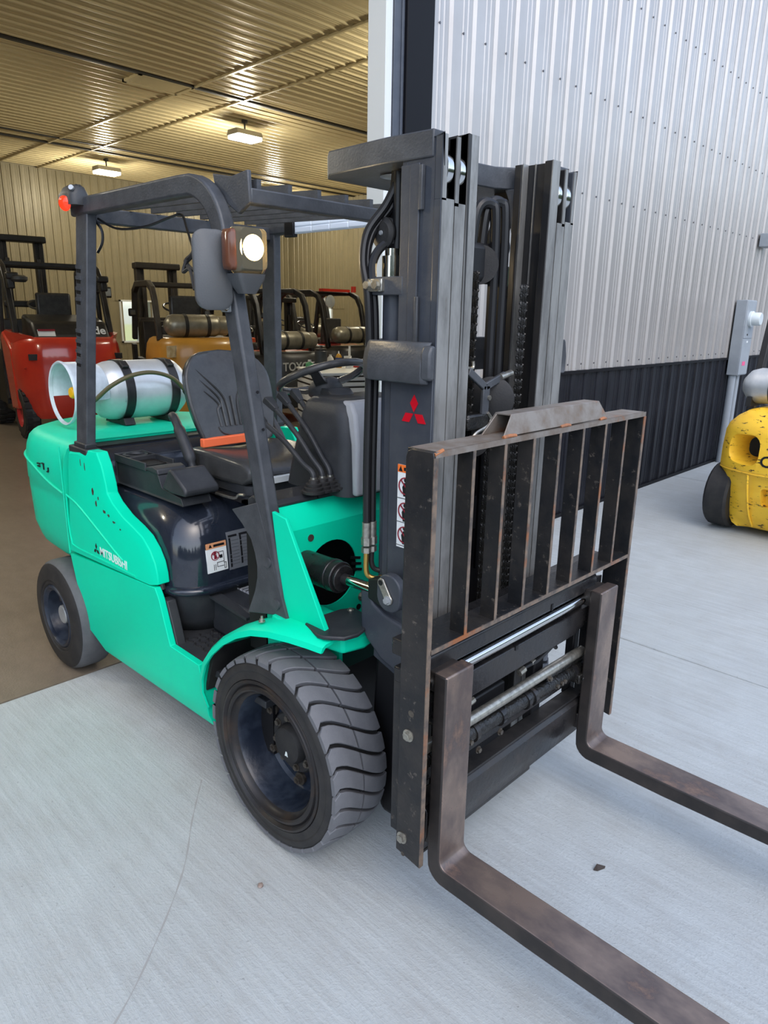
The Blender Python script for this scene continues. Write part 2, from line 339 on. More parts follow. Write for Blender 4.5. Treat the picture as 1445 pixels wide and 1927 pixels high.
tr = MB().box(XW-0.02, XW+0.010, 1.845, 33, 0.0, 0.035).build('trim_2', 'trim_black'); tag(tr, kind='structure')
tr = MB().box(XW-0.20, XW+0.014, 1.606, 1.846, 0.0, 6.2).build('trim_3', 'trim_black', bevel=0.006); tag(tr, kind='structure')
tr = MB().box(XW-0.16, XW-0.02, 1.528, 1.606, 0.0, 6.2).box(XW-0.03, XW-0.008, 1.585, 1.606, 0, 6.2).build('trim_4', 'jamb', bevel=0.004); tag(tr, kind='structure')
tr = MB().box(XW-0.16, XW-0.012, 1.452, 1.506, 0.0, 6.2).box(XW-0.16, XW-0.03, 1.506, 1.528, 0, 6.2).build('trim_5', 'trim_white', bevel=0.004); tag(tr, kind='structure')
sc = MB()
for zz in (3.525, 2.79, 4.3, 1.40):
    k = 0
    yy = 1.925
    while yy < 14:
        sc.cyl((XW-0.021, yy, zz), (XW-0.012, yy, zz), 0.008, 6); yy += PITCH_R
o = sc.build('screws', 'screw', wf); o['kind'] = 'stuff'
# ---- ceiling, far wall, side walls and roof
ce = MB().box(XB, XW-0.16, -13, YS, ZC+0.03, ZC+0.10).build('ceiling', 'dark_line'); tag(ce, kind='structure')
rf = MB().box(XB-0.4, XW+0.3, -13.4, YS+0.4, 6.2, 6.3).build('roof', 'roof'); tag(rf, kind='structure')
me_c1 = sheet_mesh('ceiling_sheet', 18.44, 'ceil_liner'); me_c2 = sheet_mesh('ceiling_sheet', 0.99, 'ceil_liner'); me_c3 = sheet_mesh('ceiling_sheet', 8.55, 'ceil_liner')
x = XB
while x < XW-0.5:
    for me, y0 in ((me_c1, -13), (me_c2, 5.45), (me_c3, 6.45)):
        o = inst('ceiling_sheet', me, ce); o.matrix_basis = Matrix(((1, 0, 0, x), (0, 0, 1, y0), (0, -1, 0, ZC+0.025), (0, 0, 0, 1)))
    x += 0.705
tn = MB()
for yy in (5.445, 6.445): tn.box(XB, XW-0.2, yy-0.02, yy+0.02, ZC-0.012, ZC+0.02)
o = tn.build('ceiling_joint_strip', 'ceil_liner', ce)
for xx, wd in ((-9.92, 0.035), (-15.45, 0.03), (-16.1, 0.03)):
    MB().box(xx-wd, xx+wd, -13, YS, ZC-0.014, ZC+0.02).build('ceiling_trim', 'dark_line', ce)
hat = MB().box(-10.44, -9.96, 4.52, 5.40, ZC-0.012, ZC+0.02).build('ceiling_hatch', 'ceil_liner', ce, bevel=0.01)
MB().box(-10.50, -10.44, 4.46, 5.44, ZC-0.022, ZC+0.02).box(-9.96, -9.92, 4.46, 5.44, ZC-0.022, ZC+0.02).box(-10.5, -9.92, 4.46, 4.52, ZC-0.022, ZC+0.02).box(-10.5, -9.92, 5.40, 5.46, ZC-0.022, ZC+0.02).build('ceiling_hatch_frame', 'ceil_liner', ce)
wb = MB().box(XB-0.2, XB-0.03, -13, 8.55, 0, 6.2).box(XB-0.2, XB-0.03, 9.45, YS+0.2, 0, 6.2).box(XB-0.2, XB-0.03, 8.55, 9.45, 0, 0.85).box(XB-0.2, XB-0.03, 8.55, 9.45, 2.05, 6.2).build('wall_back', 'liner'); tag(wb, kind='structure')
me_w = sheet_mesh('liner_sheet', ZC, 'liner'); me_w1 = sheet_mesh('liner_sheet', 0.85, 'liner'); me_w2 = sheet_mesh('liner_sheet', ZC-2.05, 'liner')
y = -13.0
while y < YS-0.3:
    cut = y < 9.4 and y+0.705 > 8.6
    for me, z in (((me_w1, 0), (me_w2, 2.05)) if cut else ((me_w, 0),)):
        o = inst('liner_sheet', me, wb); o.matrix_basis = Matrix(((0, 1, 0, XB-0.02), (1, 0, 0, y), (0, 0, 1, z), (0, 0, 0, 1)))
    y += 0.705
def window(name, x0, x1, y0, y1, z0, z1, ax):
    fr = MB(); t = 0.05
    if ax == 'x':
        for a in ((y0, y1, z0, z0+t), (y0, y1, z1-t, z1), (y0, y0+t, z0, z1), (y1-t, y1, z0, z1), ((y0+y1)/2-t/2, (y0+y1)/2+t/2, z0, z1)): fr.box(x0, x1, *a)
        gl = MB().box((x0+x1)/2-0.004, (x0+x1)/2+0.004, y0+t, y1-t, z0+t, z1-t)
    else:
        for a in ((x0, x1, z0, z0+t), (x0, x1, z1-t, z1), (x0, x0+t, z0, z1), (x1-t, x1, z0, z1)): fr.box(a[0], a[1], y0, y1, a[2], a[3])
        gl = MB().box(x0+t, x1-t, (y0+y1)/2-0.004, (y0+y1)/2+0.004, z0+t, z1-t)
    w = fr.build(name, 'trim_white'); tag(w, kind='structure'); gl.build('pane', 'pane', w)
    return w
window('window_1', XB-0.12, XB+0.02, 8.43, 9.55, 0.82, 2.08, 'x')
WX0, WX1, WZ0, WZ1 = -17.85, -17.2, 1.1, 1.95
ws = MB()
for a in ((XB-0.2, WX0, 0, 6.2), (WX1, XW-0.16, 0, 6.2), (WX0, WX1, 0, WZ0), (WX0, WX1, WZ1, 6.2)):
    ws.box(a[0], a[1], YS+0.03, YS+0.2, a[2], a[3])
ws = ws.build('wall_right', 'liner'); tag(ws, kind='structure')
me_r = {}
def rsheet(x, w, z0, z1):
    key = round(z1-z0, 3)
    if key not in me_r: me_r[key] = sheet_mesh('liner_sheet', z1-z0, 'liner')
    o = inst('liner_sheet', me_r[key], ws); o.matrix_basis = Matrix(((1, 0, 0, x), (0, -1, 0, YS+0.02), (0, 0, 1, z0), (0, 0, 0, 1)))
x = XB
while x < XW-0.6:
    if WX0-0.66 < x < WX1: rsheet(x, 0.705, 0, WZ0); rsheet(x, 0.705, WZ1, ZC)
    else: rsheet(x, 0.705, 0, ZC)
    x += 0.705
window('window_2', -18.0, -17.15, YS, YS+0.12, 1.06, 1.99, 'y')
wl = MB().box(XB-0.2, XW-0.03, -13.2, -13, 0, 6.2).build('wall_left', 'liner'); tag(wl, kind='structure')

# ---- ceiling lamps
mat('lamp_white', (1, 1, 1, 1), 0.4, emit=(1.0, 0.97, 0.86, 1), estr=26)
mat('lamp_body', (0.35, 0.33, 0.27, 1), 0.5)
def ceiling_lamp(x, y, label, watts=170):
    t = empty('ceiling_lamp', (x, y, ZC)); tag(t, label, 'ceiling lamp', 'high ceiling lamps of the workshop')
    MB().cyl((0, 0, -0.02), (0, 0, -0.20), 0.018, 8).cyl((0, 0, 0.02), (0, 0, -0.03), 0.06, 12).build('stem', 'dark_line', t)
    MB().prism([(-0.20, 0), (0.20, 0), (0.15, 0.10), (-0.15, 0.10)], 'y', -0.30, 0.30).build('housing', 'lamp_body', t, bevel=0.008).location = (0, 0, -0.28)
    MB().box(-0.18, 0.18, -0.28, 0.28, -0.345, -0.285).build('diffuser', 'lamp_white', t, bevel=0.01)
    ld = bpy.data.lights.new('lamp_light', 'POINT'); ld.shadow_soft_size = 0.12; ld.energy = watts; ld.color = (1, 0.93, 0.76)
    lo = bpy.data.objects.new('lamp_light', ld); COL.objects.link(lo); lo.parent = t; lo.location = (0, 0, -0.52)
    return t
ceiling_lamp(-11.07, 7.27, 'glowing ceiling lamp nearest the overhead guard of the green forklift')
ceiling_lamp(-16.86, 7.15, 'smaller glowing ceiling lamp close to the far ribbed wall')
for x, y, lb in ((-5.3, 7.2, 'unseen ceiling lamp above the white tool chest, added to light the interior'), (-11.07, -0.5, 'unseen ceiling lamp left of the red forklift, added to light the interior'), (-11.07, 12.6, 'unseen ceiling lamp nearest the side wall, added to light the interior'), (-5.3, -4.5, 'unseen ceiling lamp just inside the doorway at far left, added to light the interior'), (-16.86, 12.4, 'unseen ceiling lamp in the far corner, added to brighten the side wall')):  # unseen lamps, added to light the workshop interior
    ceiling_lamp(x, y, lb, 215)

# ---- belt of trees across the yard (outside the frame, seen mirrored in the metal wall)
mat('foliage', (0.035, 0.055, 0.02, 1), 0.8, col2=(0.06, 0.08, 0.03, 1), nscale=0.8)
bm = bmesh.new()
for i in range(64):
    a = math.radians(-75 + i*2.7); d = random.uniform(48, 56); hgt = random.uniform(6.5, 10.5)
    for k in range(3):
        r0 = random.uniform(1.8, 3.0); mt = Matrix.Translation((d*math.cos(a)+random.uniform(-1.5, 1.5), d*math.sin(a)+random.uniform(-1.5, 1.5), hgt*(0.28+0.27*k))) @ Matrix.Diagonal((1, 1, 1.25, 1))
        rr_ = bmesh.ops.create_icosphere(bm, subdivisions=2, radius=r0*(1.15-0.2*k), matrix=mt)
        for v in rr_['verts']: v.co += Vector((random.uniform(-.25, .25), random.uniform(-.25, .25), random.uniform(-.25, .25)))
me = bpy.data.meshes.new('tree_line'); bm.to_mesh(me); bm.free(); me.materials.append(MATS['foliage']); tl = obj('tree_line', me); tag(tl, kind='structure')
# ------------------------------------------------------------------ the green forklift
F = empty('forklift'); tag(F, 'turquoise green forklift with dark mast and lowered forks in the doorway', 'forklift')

# ---- wheels
def lug_meshes(R, Wd, n, depth=0.022, gap=0.011):
    dphi = 2*PI/n
    key = [(0, 0.32), (0.04, 0.10), (0.10, 0.0), (0.25, 0.20), (0.40, 0.52), (0.55, 0.86), (0.70, 1.18), (0.85, 1.42), (0.94, 1.50), (1.0, 1.48)]
    def off(s):
        for (a, u), (b, v) in zip(key, key[1:]):
            if s <= b: return (u + (v-u)*(s-a)/(b-a))*dphi
        return key[-1][1]*dphi
    def rad(s): return R - 0.010*abs(2*s-1)**4 - 0.002*(2*s-1)**2
    out = []
    for s0, s1 in ((0.0, 0.485), (0.515, 1.0)):
        ss = [s0 + (s1-s0)*i/6 for i in range(7)]; secs = []
        for s in ss:
            a = off(s) + gap/R/2; b = off(s) + dphi - gap/R/2; r = rad(s); t = Wd*(1-s); row = []
            for q, rr in ((a, R-depth-0.004), (a+0.004, r-0.002), (a+0.012, r), ((a+b)/2, r), (b-0.012, r), (b-0.004, r-0.002), (b, R-depth-0.004)):
                row.append((math.sin(q)*rr, -t, math.cos(q)*rr))
            secs.append(row)
        out.append(MB().loft(secs, True, True).mesh('tread_block', 'tread', smooth=25))
    return out
def front_wheel(R=0.352, Wd=0.228):
    N = 30
    T = MB()
    prof = [(0.262, 0.012), (0.285, 0.000), (0.318, 0.004), (R-0.018, 0.012), (R-0.020, 0.03), (R-0.020, Wd-0.03), (R-0.016, Wd-0.010), (0.322, Wd-0.002), (0.318, Wd+0.001), (0.300, Wd+0.002), (0.296, Wd-0.001), (0.278, Wd+0.001), (0.270, Wd+0.004), (0.266, Wd-0.002)]
    T.lathe(prof, (0, 0, 0), (0, -1, 0), 60, mis=[0, 0, 0, 1, 1, 1, 0, 0, 0, 0, 0, 0, 0])
    t = T.build('front_wheel', ['rubber', 'groove_shade'], F)
    for me in lug_meshes(R, Wd, N):
        for k in range(N): inst('tread_block', me, t, rot=(0, 2*PI*k/N, 0))
    rim = MB().lathe([(0.268, Wd-0.003), (0.266, Wd+0.006), (0.258, Wd+0.008), (0.252, Wd+0.002), (0.247, Wd-0.004), (0.242, Wd+0.003), (0.232, Wd+0.006), (0.226, Wd+0.002), (0.222, Wd-0.010), (0.214, Wd-0.018), (0.207, Wd-0.022)], (0, 0, 0), (0, -1, 0), 60)
    rim.build('rim_ring', 'rim_rust', t)
    MB().lathe([(0.208, Wd-0.02), (0.203, Wd-0.03), (0.198, Wd-0.08), (0.190, Wd-0.13), (0.178, Wd-0.142), (0.13, Wd-0.138), (0.10, Wd-0.128), (0.0, Wd-0.128)], (0, 0, 0), (0, -1, 0), 60).build('rim', 'rim', t)
    h = MB().lathe([(0.112, Wd-0.135), (0.112, Wd-0.112), (0.106, Wd-0.106), (0.074, Wd-0.106), (0.070, Wd-0.088), (0.064, Wd-0.078), (0.055, Wd-0.074), (0.0, Wd-0.074)], (0, 0, 0), (0, -1, 0), 40).build('hub', 'rubber', t)
    b1 = MB(); hexbolt(b1, (0, 0, 0), (0, -1, 0), 0.0105, 0.012); b1 = b1.mesh('hub_bolt', 'bolt_dark')
    for k in range(8):
        q = 2*PI*(k+0.3)/8; inst('hub_bolt', b1, t, (math.cos(q)*0.091, -(Wd-0.106), math.sin(q)*0.091))
    b2 = MB().cyl((0, 0, 0), (0, -0.012, 0), 0.021, 18); hexbolt(b2, (0, -0.010, 0), (0, -1, 0), 0.0165, 0.02); b2.cyl((0, -0.02, 0), (0, -0.036, 0), 0.008, 10); b2 = b2.mesh('wheel_nut', 'bolt_dark')
    for k in range(6):
        q = 2*PI*(k-0.02)/6 + 0.62; inst('wheel_nut', b2, t, (math.cos(q)*0.152, -(Wd-0.140), math.sin(q)*0.152))
    MB().prism([(-0.008, -0.01), (-0.002, -0.01), (0, -0.004), (0.002, -0.01), (0.008, -0.01), (0.003, 0.008), (-0.003, 0.008)], 'y', -(Wd-0.073), -(Wd-0.0745)).build('cap_mark', 'white_print', t).location = (0.004, 0, -0.028)
    return t
fwh = front_wheel(); fwh.location = (0, -0.385, 0.352)
fw2 = copy_tree(fwh, F); fw2.location = (0, 0.385, 0.352); fw2.rotation_euler = (0, 0, PI)
def rear_wheel(R=0.289, Wd=0.175):
    T = MB().lathe([(0.17, 0.01), (0.2, 0.0), (R-0.03, 0.002), (R-0.006, 0.02), (R, 0.05), (R, Wd-0.05), (R-0.005, Wd-0.026), (R-0.016, Wd-0.012)], (0, 0, 0), (0, -1, 0), 48).build('rear_wheel', 'tread_rear', F)
    MB().lathe([(R-0.016, Wd-0.012), (R-0.03, Wd-0.002), (0.215, Wd), (0.205, Wd+0.004), (0.192, Wd+0.004), (0.186, Wd-0.002), (0.172, Wd+0.003), (0.165, Wd-0.004)], (0, 0, 0), (0, -1, 0), 48).build('tyre_sidewall', 'rubber', T)
    MB().lathe([(0.168, Wd-0.006), (0.160, Wd+0.004), (0.150, Wd+0.004), (0.142, Wd-0.006), (0.134, Wd-0.010), (0.128, Wd-0.05), (0.120, Wd-0.07), (0.07, Wd-0.07), (0.068, Wd-0.055), (0.0, Wd-0.055)], (0, 0, 0), (0, -1, 0), 40).build('rim', 'rim', T)
    MB().lathe([(0.050, Wd-0.055), (0.048, Wd-0.030), (0.043, Wd-0.026), (0.0, Wd-0.026)], (0, 0, 0), (0, -1, 0), 24).build('hub_cap', 'galv', T)
    b = MB(); hexbolt(b, (0, 0, 0), (0, -1, 0), 0.013, 0.016); b = b.mesh('wheel_nut', 'bolt_dark')
    for k in range(5):
        q = 2*PI*k/5; inst('wheel_nut', b, T, (math.cos(q)*0.095, -(Wd-0.07), math.sin(q)*0.095))
    return T
rwh = rear_wheel(); rwh.location = (-1.776, -0.4415, 0.289)
rw2 = copy_tree(rwh, F); rw2.location = (-1.776, 0.4415, 0.289); rw2.rotation_euler = (0, 0, PI)

# ---- chassis and body
ch = MB().box(-1.50, -0.12, -0.50, 0.50, 0.24, 0.47).box(-0.12, 0.10, -0.36, 0.36, 0.30, 0.62).box(-1.95, -1.50, -0.34, 0.34, 0.36, 0.62).cyl((0, -0.39, 0.352), (0, 0.39, 0.352), 0.085, 20).cyl((-1.776, -0.44, 0.289), (-1.776, 0.44, 0.289), 0.05, 16).build('chassis', 'black', F)
# lower side panel with turned-under sill
for s, nm in ((-1, 'r'), (1, 'l')):
    top = [(-1.635, 0.655), (-1.60, 0.535), (-1.515, 0.305), (-1.40, 0.268), (-0.443, 0.292), (-0.452, 0.345), (-0.495, 0.486), (-0.707, 0.490), (-0.740, 0.58), (-0.772, 0.671), (-0.800, 0.716)]
    bot = [(-1.635, 0.655), (-1.60, 0.53), (-1.505, 0.262), (-1.378, 0.215), (-0.430, 0.236), (-0.452, 0.345), (-0.495, 0.486), (-0.707, 0.490), (-0.740, 0.58), (-0.772, 0.671), (-0.800, 0.716)]
    mb = MB().loft([[(x, s*0.542, z) for x, z in bot], [(x, s*0.550, z) for x, z in bot], [(x, s*0.57, z) for x, z in top]])
    sp = mb.build('side_panel', 'green', F, bevel=0.003, smooth=30)
    MB().prism([(-0.80, 0.30), (-0.46, 0.30), (-0.478, 0.472), (-0.70, 0.476), (-0.732, 0.58), (-0.762, 0.66), (-0.80, 0.665)], 'y', s*0.541, s*0.500).build('step_trim', 'plastic', sp, bevel=0.004)
    full = [(-1.625, 0.672), (-1.60, 0.80), (-1.545, 1.10), (-1.520, 1.185), (-1.40, 1.200), (-1.262, 1.205), (-1.225, 1.15), (-1.199, 1.075), (-1.192, 1.035), (-1.15, 1.00), (-1.062, 0.958), (-0.965, 0.930), (-0.899, 0.905), (-0.845, 0.862), (-0.811, 0.815), (-0.797, 0.77), (-0.792, 0.726)]
    ins = [(-1.625, 0.672), (-1.60, 0.80), (-1.545, 1.10), (-1.520, 1.165), (-1.42, 1.175), (-1.335, 1.165), (-1.285, 1.11), (-1.255, 1.055), (-1.235, 1.005), (-1.18, 0.965), (-1.085, 0.922), (-0.985, 0.893), (-0.930, 0.868), (-0.886, 0.83), (-0.856, 0.79), (-0.842, 0.755), (-0.836, 0.716)]
    mb = MB().loft([[(x, s*0.505, z) for x, z in full], [(x, s*0.556, z) for x, z in full], [(x, s*0.572, z) for x, z in ins]])
    up = mb.build('upper_side_panel', 'green', F, bevel=0.004, smooth=25)
    ridge = spline([(-1.60, s*0.571, 0.955), (-1.48, s*0.571, 0.93), (-1.30, s*0.571, 0.86), (-1.13, s*0.571, 0.79), (-1.06, s*0.570, 0.765)], 5)
    MB().tube(ridge, 0.006, 6).tube(spline([(-1.60, s*0.571, 0.955), (-1.605, s*0.571, 0.82), (-1.59, s*0.571, 0.735), (-1.545, s*0.571, 0.708), (-1.2, s*0.571, 0.716), (-0.95, s*0.571, 0.722)], 6), 0.006, 6).build('panel_crease', 'green', up)
    if s < 0: UP = up
# chips in the paint along the upper panel edge
chips = MB()
for x, z, w, h in ((-1.30, 1.03, 0.022, 0.05), (-1.275, 0.975, 0.02, 0.03), (-1.25, 1.005, 0.012, 0.02), (-1.20, 0.955, 0.03, 0.018), (-1.16, 0.945, 0.025, 0.014), (-1.115, 0.925, 0.03, 0.012), (-1.06, 0.905, 0.014, 0.01), (-1.36, 1.13, 0.01, 0.05), (-1.40, 1.14, 0.008, 0.04)):
    n = 8; poly = [(x + math.cos(2*PI*i/n)*w/2*random.uniform(0.55, 1.1), z + math.sin(2*PI*i/n)*h/2*random.uniform(0.55, 1.1)) for i in range(n)]
    chips.prism(poly, 'y', -0.5732, -0.570)
chips.build('paint_chip', 'bolt_dark', UP)
# three-diamond mark and maker lettering on the side panel
def diamonds(size, parent, m, M, name='maker_mark'):
    mb = MB(); a = size
    for ang in (90, 210, 330):
        q = math.radians(ang); d = Vector((math.cos(q), math.sin(q))); pn = Vector((-d.y, d.x))
        pts = [d*a*0.03, d*a*0.32+pn*a*0.17, d*a*0.60, d*a*0.32-pn*a*0.17]
        mb.prism([(p.x, p.y) for p in pts], 'z', 0, 0.0015)
    me = mb.mesh(name, m); me.transform(M); return obj(name, me, parent)
MS = Matrix(((1, 0, 0, 0), (0, 0, -1, 0), (0, 1, 0, 0), (0, 0, 0, 1)))     # text plane -> xz plane facing -y
diamonds(0.050, UP, 'label_black', Matrix.Translation((-1.318, -0.5725, 0.752)) @ MS)
text('maker_lettering', 'MITSUBISHI', 0.056, 'white_print', UP, Matrix.Translation((-1.285, -0.5725, 0.735)) @ Matrix.Rotation(0.015, 4, 'Y') @ MS, bold=0.0007, sx=0.92)

# counterweight
def cw_plan(k):
    """half plan outline at inset k, going from front right corner round the rear to the left"""
    P = [(-1.62+k*0.2, -0.572+k), (-1.85, -0.572+k), (-2.05, -0.562+k), (-2.18, -0.535+k), (-2.30+k*0.7, -0.470+k*0.8), (-2.40+k*0.9, -0.36+k*0.6), (-2.47+k, -0.20), (-2.49+k, 0)]
    return P + [(x, -y) for x, y in P[-2::-1]]
cw = MB()
levels = [(0.575, 0.10), (0.59, 0.06), (0.62, 0.035), (0.70, 0.012), (0.90, 0.004), (0.935, 0.004), (0.942, 0.0), (1.06, 0.002), (1.12, 0.012), (1.165, 0.03), (1.188, 0.055), (1.200, 0.09)]
cw.loft([[(x, y, z + (0.0 if z < 1.1 else 0.0)) for x, y in cw_plan(k)] for z, k in levels])
CW = cw.build('counterweight', 'green_cast', F, smooth=50)
MB().tube(spline([(-1.63, -0.574, 0.955), (-1.80, -0.574, 0.985), (-2.0, -0.566, 1.035), (-2.17, -0.54, 1.06), (-2.29, -0.478, 1.07)], 5), 0.007, 6).tube([(-1.622, -0.574, 1.18), (-1.622, -0.574, 0.66)], 0.004, 6).build('casting_line', 'green_cast', CW)
mk = MB()
for x, z, w, h in ((-1.905, 1.058, 0.030, 0.006), (-1.905, 1.045, 0.026, 0.005), (-1.84, 1.052, 0.006, 0.03), (-1.852, 1.066, 0.026, 0.005), (-1.785, 1.046, 0.006, 0.02), (-1.795, 1.034, 0.018, 0.005)): mk.box(x-w/2, x+w/2, -0.576, -0.565, z-h/2, z+h/2)
mk.build('number_remnant', 'label_black', CW)
MB().box(-1.62, -1.50, -0.50, 0.50, 1.00, 1.185).build('counterweight_front', 'black', F)
# engine hood
hood = MB()
def rr_plan(x0, x1, y, r, n=8):
    return arc(x1-r, y-r, r, 90, 0, n) + arc(x1-r, -y+r, r, 0, -90, n) + [(x0, -y), (x0, y)]
HL = [(0.700, -0.690, 0.512, 0.15), (0.712, -0.692, 0.512, 0.15), (0.80, -0.697, 0.509, 0.155), (0.88, -0.706, 0.503, 0.16), (0.935, -0.722, 0.492, 0.165), (0.975, -0.748, 0.474, 0.17), (1.005, -0.782, 0.452, 0.17), (1.026, -0.825, 0.425, 0.16), (1.038, -0.875, 0.395, 0.14), (1.044, -0.94, 0.36, 0.12)]
hood.loft([[(x, y, z) for x, y in rr_plan(-1.46, x1, yy, r)] for z, x1, yy, r in HL])
HO = hood.build('engine_hood', 'navy', F, smooth=60)
MB().loft([[(x, y, z) for x, y in rr_plan(-1.30, x1, yy, 0.155)] for z, x1, yy in ((0.672, -0.680, 0.518), (0.678, -0.668, 0.526), (0.695, -0.666, 0.528), (0.704, -0.672, 0.523), (0.708, -0.69, 0.512))]).build('hood_lip', 'navy', HO, smooth=60)
# raised rear of the hood under the counterweight edge
MB().loft([[(-1.52, y, 1.18), (-1.40, y, 1.155), (-1.345, y, 1.10), (-1.32, y, 1.03), (-1.52, y, 1.0)] for y in (-0.47, -0.2, 0.2, 0.47)]).build('hood_rear', 'navy', HO, bevel=0.015)
MB().tube(spline([(-1.36, -0.515, 1.15), (-1.27, -0.53, 1.07), (-1.225, -0.535, 1.0), (-1.12, -0.535, 0.945), (-0.95, -0.535, 0.895), (-0.84, -0.535, 0.82), (-0.80, -0.535, 0.70)], 6), 0.012, 8).build('hood_seal', 'rubber', HO)
# labels on the hood front
def hx(z):  # hood front x at height z
    for (a, x1, *_), (b, x2, *_) in zip(HL, HL[1:]):
        if z <= b: return x1 + (x2-x1)*(z-a)/(b-a)
    return HL[-1][1]
def hood_quad(mb, y0, y1, z0, z1, o=0.0015, mi=0):
    zs = [z0 + (z1-z0)*i/4 for i in range(5)]
    mb.loft([[(hx(z)-0.004, y0, z), (hx(z)+o, y0, z), (hx(z)+o, y1, z), (hx(z)-0.004, y1, z)] for z in zs], True, True, mi)
L0 = -0.385
mb = MB(); hood_quad(mb, L0, L0+0.097, 0.757, 0.882); LW = mb.build('warning_label', 'label_white', HO)
mb = MB(); hood_quad(mb, L0, L0+0.097, 0.858, 0.882, 0.0022); mb.build('label_header', 'label_dull_orange', LW)
mb = MB(); hood_quad(mb, L0+0.036, L0+0.088, 0.864, 0.874, 0.0027); mb.prism([(L0+0.012, 0.861), (L0+0.030, 0.861), (L0+0.021, 0.878)], 'x', hx(0.87), hx(0.87)+0.003)
mb.build('label_print', 'label_black', LW)
mb = MB(); mb.lathe([(0.0165, 0), (0.0165, 0.003), (0.020, 0.003), (0.020, 0)], (hx(0.825)+0.0005, L0+0.040, 0.826), (1, 0, 0), 24, closed_prof=True)
mb.bar((hx(0.825)+0.003, L0+0.027, 0.838), (hx(0.825)+0.003, L0+0.053, 0.814), 0.003, 0.003)
mb.cyl((hx(0.83), L0+0.040, 0.836), (hx(0.83)+0.003, L0+0.040, 0.836), 0.006, 12).prism([(L0+0.034, 0.812), (L0+0.047, 0.812), (L0+0.046, 0.829), (L0+0.036, 0.829)], 'x', hx(0.82), hx(0.82)+0.003)
mb.build('label_prohibition', 'label_red', LW)
mb = MB()
for a in ((L0+0.052, L0+0.080, 0.838, 0.840), (L0+0.079, L0+0.081, 0.79, 0.84), (L0+0.046, L0+0.081, 0.795, 0.797), (L0+0.046, L0+0.048, 0.778, 0.797), (L0+0.046, L0+0.078, 0.777, 0.779), (L0+0.030, L0+0.032, 0.765, 0.79), (L0+0.038, L0+0.040, 0.765, 0.79), (L0+0.080, L0+0.082, 0.765, 0.79), (L0+0.088, L0+0.090, 0.765, 0.79), (L0+0.080, L0+0.090, 0.789, 0.791), (L0+0.080, L0+0.090, 0.764, 0.766), (L0+0.060, L0+0.074, 0.812, 0.826)):
    hood_quad(mb, a[0], a[1], a[2], a[3], 0.0024)
mb.build('label_drawing', 'label_black', LW)
G0 = L0+0.104
mb = MB(); hood_quad(mb, G0, G0+0.150, 0.748, 0.910); LG = mb.build('specification_plate', 'label_grey', HO)
mb = MB()
for a in ((0.008, 0.050, 0.888, 0.896), (0.008, 0.016, 0.815, 0.884), (0.008, 0.016, 0.798, 0.812), (0.008, 0.016, 0.780, 0.795), (0.008, 0.016, 0.760, 0.776), (0.062, 0.105, 0.888, 0.896), (0.062, 0.070, 0.868, 0.888), (0.062, 0.070, 0.845, 0.865), (0.062, 0.070, 0.797, 0.842), (0.062, 0.070, 0.765, 0.793)): hood_quad(mb, G0+a[0], G0+a[1], a[2], a[3], 0.0024)
mb.build('plate_print', 'label_black', LG)
mb = MB()
for z in (0.872, 0.856, 0.842, 0.826, 0.812, 0.798, 0.784, 0.770):
    hood_quad(mb, G0+0.019, G0+0.055, z, z+0.0012, 0.0022); hood_quad(mb, G0+0.073, G0+0.112, z+0.004, z+0.0052, 0.0022)
mb.build('plate_lines', 'label_line', LG)
mb = MB()
for a in ((0.122, 0.125, 0.845, 0.868), (0.122, 0.125, 0.80, 0.812), (0.122, 0.125, 0.772, 0.785), (0.133, 0.139, 0.835, 0.841), (0.132, 0.139, 0.815, 0.828), (0.133, 0.138, 0.792, 0.802), (0.132, 0.139, 0.775, 0.782)): hood_quad(mb, G0+a[0], G0+a[1], a[2], a[3], 0.0024)
mb.build('plate_figures', 'label_white', LG)
# step riser, floor and vent box
MB().loft([[(x, y, z) for x, y in rr_plan(-1.30, x1, yy, r)] for z, x1, yy, r in ((0.485, -0.735, 0.490, 0.20), (0.55, -0.70, 0.505, 0.18), (0.66, -0.690, 0.512, 0.16), (0.674, -0.69, 0.512, 0.15))]).build('step_riser', 'plastic', F, smooth=60)
MB().box(-0.82, -0.10, -0.545, 0.545, 0.455, 0.484).build('floor_plate', 'plastic', F, bevel=0.004)
tr = MB()
for i in range(11):
    for j in range(9):
        x = -0.72 + i*0.03 + (0.015 if j % 2 else 0); y = -0.485 + j*0.03
        tr.obox((x, y, 0.487), (0.020, 0.007, 0.006), (0, 0, 0.7 if (i+j) % 2 else -0.7))
o = tr.build('floor_mat_lugs', 'rubber', F); o['kind'] = 'stuff'
vb = MB().loft([[(-0.73, -0.36, z0), (-0.44, -0.36, z0-0.0), (-0.44, 0.40, z0), (-0.73, 0.40, z0)] for z0 in (0.484, 0.655)]).build('vent_box', 'plastic', F, bevel=0.02)
MB().bar((-0.745, -0.362, 0.662), (-0.43, -0.362, 0.640), 0.05, 0.012).build('vent_box_edge', 'plastic', vb)
for k in range(6): MB().box(-0.70+k*0.024, -0.696+k*0.024, -0.25, -0.06, 0.655, 0.661).build('vent_slat', 'plastic_grey', vb)
MB().box(-0.70, -0.576, -0.25, -0.246, 0.655, 0.661).box(-0.70, -0.576, -0.155, -0.151, 0.655, 0.661).build('vent_frame', 'plastic_grey', vb)

